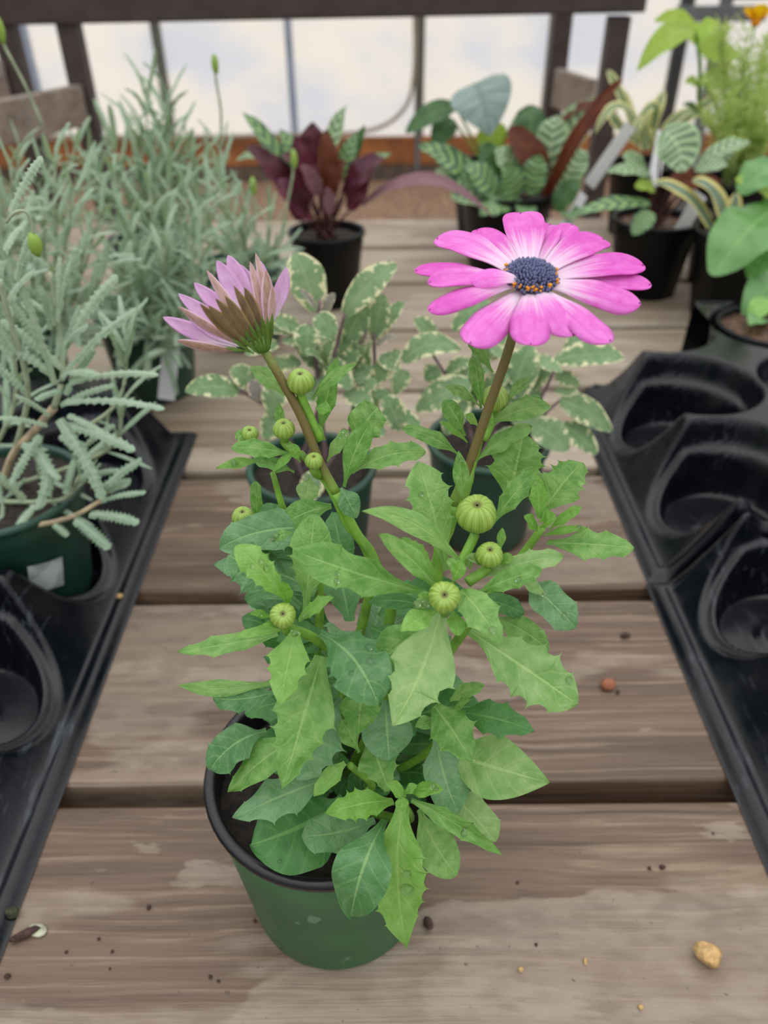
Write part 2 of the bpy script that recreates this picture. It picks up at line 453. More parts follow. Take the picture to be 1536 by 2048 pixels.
M['rattle'] = leafmat('striped green leaf', srgb(150, 182, 130), srgb(176, 200, 160), srgb(196, 214, 170), 0.2, 0.4, 'stripe', srgb(84, 114, 86), spec=0.5)
M['darkstripe'] = leafmat('dark mottled leaf', srgb(60, 96, 70), srgb(84, 120, 90), srgb(120, 156, 110), 0.15, 0.35, 'stripe', srgb(146, 180, 112), spec=0.5)
M['silver'] = leafmat('silvery grey leaf', srgb(126, 146, 140), srgb(152, 170, 164), srgb(96, 118, 112), 0.12, 0.45, spec=0.4, veinw=0.06, svs=0.7, nveins=5)
M['deep'] = leafmat('deep green leaf', srgb(60, 98, 56), srgb(84, 122, 76), srgb(110, 150, 90), 0.25, 0.4)
M['glossy'] = leafmat('glossy green leaf', srgb(88, 142, 72), srgb(118, 168, 96), srgb(140, 186, 110), 0.25, 0.28, spec=0.6)
M['lime'] = leafmat('lime green leaf', srgb(150, 184, 60), srgb(176, 204, 92), srgb(190, 214, 120), 0.4, 0.45)
M['feather'] = leafmat('feathery yellow green leaf', srgb(162, 188, 100), srgb(194, 210, 132), None, 0.4, 0.6)
M['yellow'] = leafmat('yellow petal', srgb(236, 204, 30), srgb(244, 176, 30), None, 0.3, 0.5)
M['snake'] = leafmat('yellow edged leaf', srgb(88, 118, 92), srgb(126, 146, 120), None, 0.15, 0.4, 'edge', srgb(222, 210, 130), spec=0.5)
M['grass'] = leafmat('cream striped leaf', srgb(116, 140, 104), srgb(150, 166, 130), None, 0.2, 0.45, 'edge', srgb(224, 220, 160))
M['orange_tip'] = leafmat('orange tipped leaf', srgb(196, 150, 84), srgb(150, 168, 96), None, 0.2, 0.5)
M['petal'] = leafmat('magenta pink petal', srgb(232, 96, 206), srgb(246, 142, 230), None, 0.3, 0.5, 'petal', srgb(252, 236, 250), spec=0.25, bump=0.15)
M['petal_out'] = leafmat('pink petal underside', srgb(196, 110, 170), srgb(214, 140, 190), None, 0.3, 0.5, 'petal', srgb(226, 200, 214), spec=0.25, bump=0.15)
M['petal2'] = leafmat('pale lilac petal', srgb(228, 178, 228), srgb(242, 208, 242), None, 0.3, 0.5, 'petal', srgb(246, 236, 248), spec=0.25, bump=0.15)
M['petal_tan'] = leafmat('tan backed petal', srgb(176, 144, 118), srgb(212, 182, 172), None, 0.25, 0.5, 'band', srgb(236, 206, 220), spec=0.3, bump=0.15)
M['petal_brown'] = leafmat('brown backed petal', srgb(112, 90, 72), srgb(142, 122, 88), None, 0.15, 0.5, 'band', srgb(166, 140, 84), spec=0.3, bump=0.15)
M['sepal'] = leafmat('green sepal', srgb(88, 122, 48), srgb(122, 154, 74), None, 0.2, 0.55)

t = NT('striped green bud')
uv = t.node('ShaderNodeUVMap').outputs[0]; sp = t.node('ShaderNodeSeparateXYZ'); t.l.new(uv, sp.inputs[0])
nzb = t.noise(t.comb(t.math('MULTIPLY', sp.outputs[0], 34.0), t.math('MULTIPLY', sp.outputs[1], 2.0), 0.0), 1.0, 4)
stp = t.mapr(nzb, 0.3, 0.7)
col = t.mix(stp, srgb(124, 160, 54), srgb(158, 186, 86))
col = t.mix(t.math('MULTIPLY', t.mapr(t.math('SINE', t.math('MULTIPLY', sp.outputs[0], 6.283 * 15)), 0.88, 1.0), 0.5), col, srgb(190, 206, 120))
col = t.mix(t.math('MULTIPLY', t.mapr(t.math('SINE', t.math('MULTIPLY', sp.outputs[0], 6.283 * 15)), -0.85, -1.0), 0.6), col, srgb(90, 116, 36))
col = t.mix(t.mapr(sp.outputs[1], 0.9, 0.99), col, srgb(96, 96, 40))
t.set(Base_Color=col, Roughness=0.5); t.b.inputs['Subsurface Weight'].default_value = 0.15
t.b.inputs['Subsurface Radius'].default_value = (0.002, 0.003, 0.001); M['bud'] = t.m

t = NT('blue violet disc'); uv = t.node('ShaderNodeUVMap').outputs[0]; sp = t.node('ShaderNodeSeparateXYZ'); t.l.new(uv, sp.inputs[0])
t.set(Base_Color=t.mix(t.mapr(sp.outputs[1], 0.2, 0.9), srgb(38, 22, 44), srgb(98, 104, 142)), Roughness=0.55); M['disc'] = t.m
M['pollen'] = plain('orange pollen', srgb(240, 150, 16), 0.7, 0.15, 900)

t = NT('green pot plastic'); co = t.node('ShaderNodeTexCoord').outputs['Object']
spk = t.noise(t.scale(co, (1, 1, 0.7)), 95.0, 2); big = t.noise(co, 22.0, 2)
col = t.mix(t.mapr(big, 0.3, 0.7), srgb(24, 92, 50), srgb(38, 112, 62))
col = t.mix(t.math('MULTIPLY', t.mapr(spk, 0.66, 0.72), 0.35), col, srgb(150, 186, 160))
t.set(Base_Color=col, Roughness=0.38); t.bump(spk, 0.08, 0.001); M['green_pot'] = t.m
M['dark_green_pot'] = plain('dark green pot plastic', srgb(34, 72, 58), 0.4, 0.1, 40)

t = NT('translucent wall sheeting'); co = t.node('ShaderNodeTexCoord').outputs['Object']
cl = t.noise(t.scale(co, (0.9, 1, 1.6)), 1.3, 3)
col = t.mix(t.mapr(cl, 0.36, 0.62), srgb(226, 230, 240), srgb(253, 247, 238))
t.set(Base_Color=col, Roughness=0.5)
tr = t.node('ShaderNodeBsdfTranslucent'); t.l.new(col, tr.inputs[0])
ms = t.node('ShaderNodeMixShader'); ms.inputs[0].default_value = 0.8
t.l.new(t.b.outputs[0], ms.inputs[1]); t.l.new(tr.outputs[0], ms.inputs[2]); t.l.new(ms.outputs[0], t.out.inputs[0]); M['sheet'] = t.m

t = NT('tan gravel'); co = t.node('ShaderNodeTexCoord').outputs['Object']
vo = t.node('ShaderNodeTexVoronoi'); t.l.new(co, vo.inputs[0]); vo.inputs['Scale'].default_value = 45
col = t.mix(t.mapr(t.noise(co, 30, 4), 0.3, 0.7), srgb(150, 116, 88), srgb(206, 176, 146))
col = t.mix(t.mapr(vo.outputs[0], 0.0, 0.6), col, srgb(120, 92, 72))
t.set(Base_Color=col, Roughness=0.9); t.bump(vo.outputs[0], 0.8, 0.01); M['gravel'] = t.m

t = NT('water drop'); t.set(Base_Color=(1, 1, 1, 1), Roughness=0.02, IOR=1.33); t.b.inputs['Transmission Weight'].default_value = 1.0; M['water'] = t.m
t = NT('white sticker'); co = t.node('ShaderNodeTexCoord').outputs['Object']
t.set(Base_Color=t.mix(t.mapr(t.noise(co, 90, 3), 0.45, 0.6), srgb(190, 198, 198), srgb(150, 160, 160)), Roughness=0.45); M['sticker'] = t.m

# ---------------------------------------------------------------- the setting
FLOOR = -0.78
V, Fc = box((0, 2.2, FLOOR - 0.05), (9, 6.4, 0.1))
mk('floor', V, Fc, M['gravel'], smooth=False)['kind'] = 'structure'
WY = 5.0
V, Fc = box((0, WY + 0.04, FLOOR + 0.045), (9, 0.12, 0.11), 0.006)
wall = mk('wall_back', V, Fc, M['kerb'], smooth=False); wall['kind'] = 'structure'
V, Fc = box((0, WY, -0.615), (9, 0.05, 0.15), 0.005)
tb = mk('trim_1', V, Fc, M['wood_orange'], smooth=False); tb['kind'] = 'structure'
xs = [0.224 + 0.73 * k for k in range(-6, 7)]
for i, x in enumerate(xs):
    V, Fc = box((x, WY, 1.3), (0.052 if i % 2 == 0 else 0.04, 0.045, 3.8), 0.006)
    mk('mullion', V, Fc, M['frame'] if i in (3, 5, 9) else M['frame_dark'], wall, smooth=False)
for a, b in zip(xs[:-1], xs[1:]):
    V = [Vector((x_, WY + 0.025, z_)) for x_, z_ in ((a, -0.6), (b, -0.6), (b, 3.2), (a, 3.2))]
    mk('wall_panel', V, [(0, 1, 2, 3)], M['sheet'], wall, smooth=False)
V, Fc, uv = tube([(-2.5, 4.93, -0.50), (-1.3, 4.93, -0.52), (-0.6, 4.93, -0.515), (-0.1, 4.93, -0.50), (0.12, 4.93, -0.40), (0.19, 4.93, -0.22), (0.19, 4.93, 0.1), (0.19, 4.93, 0.6)], 0.012)
tag(mk('hose', V, Fc, M['hose'], uv=uv), 'thin grey hose curving along the foot of the bright wall', 'hose')
V, Fc, uv = tube([(0.215, 4.93, -0.77), (0.215, 4.93, -0.45)], 0.016)
tag(mk('pipe', V, Fc, M['metal_grey'], uv=uv), 'short grey upright pipe at the foot of the wall', 'pipe')

# bench table with planks
bench = thing('slatted_bench', 'weathered brown wooden plank bench that all the plant pots and trays stand on', 'table', (0, 0.6, FLOOR))
for k in range(-2, 7):
    V, Fc = box((0.02, 0.31 + 0.15 * k, -0.019), (2.0, 0.138, 0.038), 0.0042, 3)
    mk('plank', V, Fc, M['wood_front'] if k == -1 else M['wood'] if k < 2 else M['wood_far'], bench, origin=(0.02, 0.31 + 0.15 * k, -0.019), smooth=False)
for x in (-0.8, 0.0, 0.84):
    V, Fc = box((x, 0.61, -0.083), (0.045, 1.3, 0.09), 0.003); mk('joist', V, Fc, M['wood'], bench, smooth=False)
for x in (-0.8, 0.84):
    for y in (0.1, 1.15):
        V, Fc = box((x, y, -0.454), (0.07, 0.07, 0.652), 0.003); mk('leg', V, Fc, M['wood'], bench, smooth=False)

# dark timber rack behind
rack = thing('timber_rack', 'dark brown timber rack with posts and a thick top rail behind the plants', 'rack', (-0.1, 1.9, FLOOR))
RD = 1.75
zb = P(640, 37, RD).z
V, Fc = box((-0.19 + 0.0, RD, zb + 0.045), (1.38, 0.06, 0.09), 0.004, rot=Matrix.Rotation(math.radians(-0.55), 4, 'Y'))
mk('top_rail', V, Fc, M['wood_dark'], rack, smooth=False)
for px in (12, 140, 1234):
    a = P(px, 60, RD)
    V, Fc = box((a.x, RD, (zb + FLOOR) / 2), (0.04, 0.04, zb - FLOOR), 0.003); mk('post', V, Fc, M['wood_dark'], rack, smooth=False)
a = P(1122, 60, 2.2)
V, Fc = box((a.x, 2.2, (zb + 0.06 + FLOOR) / 2), (0.045, 0.04, zb + 0.06 - FLOOR), 0.003); mk('post', V, Fc, M['wood_dark'], rack, smooth=False)
V, Fc = box((a.x - 0.15, 1.98, zb + 0.05), (0.04, 0.5, 0.05), 0.003); mk('top_board', V, Fc, M['wood_dark'], rack, smooth=False)
def board(a, b, h, w, m):
    a, b = Vector(a), Vector(b)
    d = b - a
    V, Fc = box((0, 0, 0), (d.length, w, h), 0.004)
    Mx = Matrix.Translation((a + b) / 2) @ d.to_track_quat('X', 'Z').to_matrix().to_4x4()
    mk('side_board', [Mx @ v for v in V], Fc, m, rack, smooth=False)
board((-0.598, 1.73, 0.105), (-0.80, 1.25, 0.105), 0.072, 0.022, M['wood_grey'])
board((-0.735, 1.73, 0.15), (-1.1, 1.55, 0.15), 0.066, 0.022, M['wood_grey'])
a = P(1112, 175, 2.18)
board(a, (a.x + 0.045, 1.99, a.z - 0.002), 0.085, 0.022, M['wood_grey'])

frame = thing('metal_door_frame', 'dark grey metal frame standing against the wall at the far right', 'frame', (1.3, 4.0, FLOOR))
for px, py, w, m in ((1352, 120, 0.05, 'metal_dark'), (1445, 40, 0.05, 'metal_grey'), (1520, 20, 0.3, 'metal_dark')):
    a = P(px, py, 4.0)
    V, Fc = box((a.x, 4.0, (FLOOR + 0.6) / 2 if w < 0.1 else 0.42), (w, 0.04, 0.6 - FLOOR if w < 0.1 else 0.5), 0.004); mk('upright', V, Fc, M[m], frame, smooth=False)
a, b = P(1352, 28, 3.97), P(1530, 34, 3.97)
V, Fc = box(((a.x + b.x) / 2, 3.97, a.z), (b.x - a.x, 0.03, 0.06), 0.004); mk('crossbar', V, Fc, M['metal_grey'], frame, smooth=False)

# ---------------------------------------------------------------- trays
def tray(name, label, x0, x1, y0, y1, pockets, R, ends=0.0, hi=0.066, cut=None):
    st = 0.0016
    X = np.arange(x0, x1 + 1e-6, st); Y = np.arange(y0, y1 + 1e-6, st)
    xx, yy = np.meshgrid(X, Y)
    e = np.minimum(np.minimum(xx - x0, x1 - xx), np.minimum(yy - y0, y1 - yy))
    ex = np.minimum(xx - x0, x1 - xx); ey = np.minimum(yy - y0, y1 - yy)
    rx = np.clip((ex - 0.012) / 0.037, 0, 1) ** 1.3; ry = np.clip((ey - ends) / 0.006, 0, 1)
    H = 0.004 + (hi - 0.004) * np.minimum(rx, ry)
    H += 0.0026 * np.exp(-((e - 0.008) / 0.0026) ** 2)
    z = H.copy()
    for cx, cy in pockets:
        r = np.hypot(xx - cx, yy - cy)
        a = sstep(R - 0.0125, R - 0.008, r); b = sstep(R - 0.0035, R + 0.0005, r)
        zi = 0.0025 + 0.003 * sstep(0.02, 0.018, r)
        zin = zi + (H - zi) * (0.62 * a + 0.38 * b)
        z = np.where(r < R + 0.001, np.minimum(z, zin), z)
    z = np.where(e < 0.002, 0.0008, z)
    for _ in range(1):
        q = np.pad(z, 1, mode='edge'); z = (q[1:-1, 1:-1] * 2 + q[:-2, 1:-1] + q[2:, 1:-1] + q[1:-1, :-2] + q[1:-1, 2:]) / 6
    ny, nx = xx.shape
    V = np.stack([xx.ravel(), yy.ravel(), z.ravel()], 1)
    i = np.arange(ny * nx).reshape(ny, nx)
    Fq = np.stack([i[:-1, :-1].ravel(), i[:-1, 1:].ravel(), i[1:, 1:].ravel(), i[1:, :-1].ravel()], 1)
    if cut is not None:
        fx, fy = V[Fq[:, 0], 0], V[Fq[:, 0], 1]
        Fq = Fq[~((fx > cut[0]) & (fx < cut[1]) & (fy > cut[2]))]
    o = mk(name, [Vector(v) for v in V.tolist()], Fq.tolist(), M['black_plastic'], origin=((x0 + x1) / 2, (y0 + y1) / 2, 0))
    return tag(o, label, 'tray', 'moulded plant trays')
PL = [(-0.237 - 0.113 * i, 0.391 + 0.113 * k) for i in (0, 1, 2) for k in (-3, -2, -1, 0, 1)]
tray('plant_tray', 'black moulded plant tray on the left holding a green lavender pot', -0.56, -0.166, 0.02, 0.602, PL, 0.0545, 0.014)
PA = [(0.250 + 0.113 * i, 0.453 + 0.113 * k) for i in (0, 1) for k in (0, 1, 2)]
tray('plant_tray', 'black plant tray on the right with empty pockets, the farther of two', 0.179, 0.45, 0.3945, 0.742, PA, 0.0545, 0.0, 0.066, (0.1785, 0.307, 0.668))
PB = [(0.250 + 0.113 * i, 0.336 - 0.113 * k) for i in (0, 1) for k in (0, 1, 2)]
tray('plant_tray', 'black plant tray at the lower right edge nearest the camera', 0.1775, 0.45, 0.02, 0.3935, PB, 0.0545)

# ---------------------------------------------------------------- pots
def pot(parent, c, rt, rb, h, mat, rimmat=None, soil='soil', fill=0.86, liner=None):
    th = 0.0016
    body = [(0.001, 0.004), (rb * 0.8, 0.004), (rb * 0.93, 0.0), (rb, 0.003), (rb + (rt - rb) * 0.80, h * 0.80), (rt - 0.0014, h * 0.815), (rt - 0.0008, h - 0.004)]
    inner = [(rt - 0.003, h - 0.004), (rt - 0.0035, h * 0.82), (rb + (rt - rb) * 0.7 - th, h * 0.7)]
    p = mk('pot', *lathe(body, c), mat, parent)
    rim = [(rt - 0.0008, h - 0.0055), (rt + 0.0012, h - 0.0045), (rt + 0.0018, h - 0.002), (rt + 0.0008, h), (rt - 0.0018, h + 0.0002), (rt - 0.003, h - 0.0016)] + inner
    mk('rim', *lathe(rim, c), rimmat or mat, p)
    rs = rb + (rt - rb) * fill - 0.0018
    rr = random.Random(int(c[0] * 1e4))
    V, Fc = [], []
    N, K = 9, 40
    V.append(Vector((c[0], c[1], c[2] + h * fill)))
    for i in range(1, N + 1):
        for k in range(K):
            a = 2 * math.pi * k / K
            V.append(Vector((c[0] + rs * i / N * math.cos(a), c[1] + rs * i / N * math.sin(a), c[2] + h * fill + rr.uniform(-0.0012, 0.0012))))
    for k in range(K): Fc.append((0, 1 + k, 1 + (k + 1) % K))
    for i in range(N - 1):
        for k in range(K): Fc.append((1 + i * K + k, 1 + (i + 1) * K + k, 1 + (i + 1) * K + (k + 1) % K, 1 + i * K + (k + 1) % K))
    mk('soil', V, Fc, M[soil], parent)
    return p

# traced leaf: (base px, base depth mm, tip px, tip depth mm, width px, material, options)
LEAVES = {}
def trace(parent, spec, rng, default_prof='spat', teeth=3, name='leaf', fold=0.16, k=0.55, wave=0.045, **kw):
    bx, by, bd, tx, ty, td, w, mat = spec[:8]
    o = dict(spec[8]) if len(spec) > 8 else {}
    b, t = P(bx, by, bd / 1000), P(tx, ty, td / 1000)
    md = o.get('md', (bd + td) / 2) / 1000
    if 'c' in o: m = P(o['c'][0], o['c'][1], md) + hint(b, 0.8) * (b - t).length * 0.05
    else:
        m = (b + t) / 2; m.y = (m.y if 'md' not in o else md)
        m += hint(m, 0.4) * (b - t).length * o.get('arch', rng.uniform(0.07, 0.15))
    n = hint(m, o.get('k', k))
    prof = o.get('p', default_prof)
    V, Fc, uv, n1 = blade_geo(b, m, t, pxw(w, m) * 1.05, n, prof, kw.get('nu', 20), kw.get('nv', 6), o.get('th', teeth), o.get('dp', kw.get('depth', 0.24)), kw.get('spike', 0.10), o.get('tr', kw.get('trange', (0.36, 0.84))), o.get('fold', fold), o.get('cup', 0.14 if name == 'leaf' and parent.name == 'potted_daisy' else 0.0), o.get('wave', wave), rng.uniform(1.5, 3), o.get('r', rng.uniform(-12, 12)), rng, kw.get('notch', 0))
    ob = mk(name, V, Fc, M[mat], parent, uv)
    LEAVES[ob.name] = (V, n1, n)
    return ob

def ico(c, r, sub=1, sq=(1, 1, 1), rot=None, jit=0.0, rng=random):
    bm = bmesh.new(); bmesh.ops.create_icosphere(bm, subdivisions=sub, radius=r)
    V = []
    for v in bm.verts:
        q = Vector((v.co.x * sq[0], v.co.y * sq[1], v.co.z * sq[2])) * (1 + rng.uniform(-jit, jit))
        V.append(Vector(c) + (rot @ q if rot else q))
    bm.verts.index_update()
    Fc = [[v.index for v in f.verts] for f in bm.faces]; bm.free()
    return V, Fc

# ---------------------------------------------------------------- the pink daisy in its green pot
R = random.Random(5)
PC = (-0.0225, 0.187, 0.0)
daisy = thing('potted_daisy', 'potted daisy with an open magenta flower and a half closed one in a green pot', 'plant', PC)
pot(daisy, PC, 0.0475, 0.0385, 0.09, M['green_pot'], M['black_rim'], 'soil', 0.84)

def stem(parent, pts, r0, r1, mat, name='stem'):
    V, Fc, uv = tube([P(x, y, d / 1000) for x, y, d in pts], r0, r1, 9)
    return mk(name, V, Fc, M[mat], parent, uv)
S = Vector((PC[0], PC[1], 0.076))
def stem_s(parent, pts, r0, r1, mat, off=(0, 0)):
    q = [P(x, y, d / 1000) for x, y, d in pts] + [S + Vector((off[0], off[1], 0))]
    V, Fc, uv = tube(q, r0, r1, 9)
    return mk('stem', V, Fc, M[mat], parent, uv)
stem(daisy, [(1034, 640, 209), (1012, 715, 207), (972, 830, 203), (938, 930, 199), (905, 1010, 194)], 0.0014, 0.0016, 'stem_olive', 'flower_stem')
stem_s(daisy, [(905, 1010, 194), (878, 1100, 190), (850, 1250, 187)], 0.0016, 0.002, 'stem_green', (0.006, 0.004))
stem(daisy, [(527, 698, 209), (562, 758, 206), (602, 832, 203), (640, 925, 199), (672, 985, 196)], 0.0013, 0.0015, 'stem_olive', 'flower_stem')
stem_s(daisy, [(672, 985, 196), (712, 1065, 193), (750, 1125, 190), (775, 1260, 187)], 0.0015, 0.002, 'stem_green', (-0.004, 0.006))
stem_s(daisy, [(889, 1215, 166), (850, 1320, 170)], 0.0018, 0.002, 'stem_green', (0.008, -0.006))
stem_s(daisy, [(566, 1250, 166), (640, 1285, 172), (700, 1360, 178)], 0.0014, 0.002, 'stem_green', (-0.01, -0.002))
stem_s(daisy, [(803, 1600, 152), (815, 1640, 160)], 0.0012, 0.002, 'stem_green', (0.01, -0.01))
stem_s(daisy, [(1085, 1055, 192), (1030, 1130, 192), (930, 1260, 188)], 0.0012, 0.002, 'stem_green', (0.012, 0.004))
stem_s(daisy, [(600, 905, 202), (650, 960, 200), (690, 1040, 196), (740, 1180, 190)], 0.0011, 0.0018, 'stem_green', (-0.006, 0.01))
stem_s(daisy, [(545, 945, 205), (575, 1040, 202), (640, 1180, 194)], 0.0009, 0.0018, 'stem_green', (-0.012, 0.008))
stem_s(daisy, [(970, 845, 215), (945, 930, 210), (900, 1060, 204)], 0.001, 0.0018, 'stem_green', (0.004, 0.012))
stem_s(daisy, [(700, 1530, 160), (740, 1580, 165)], 0.0012, 0.0018, 'stem_green', (-0.01, -0.012))
stem_s(daisy, [(873, 1425, 172), (860, 1500, 175)], 0.0012, 0.0018, 'stem_green', (0.014, 0.0))

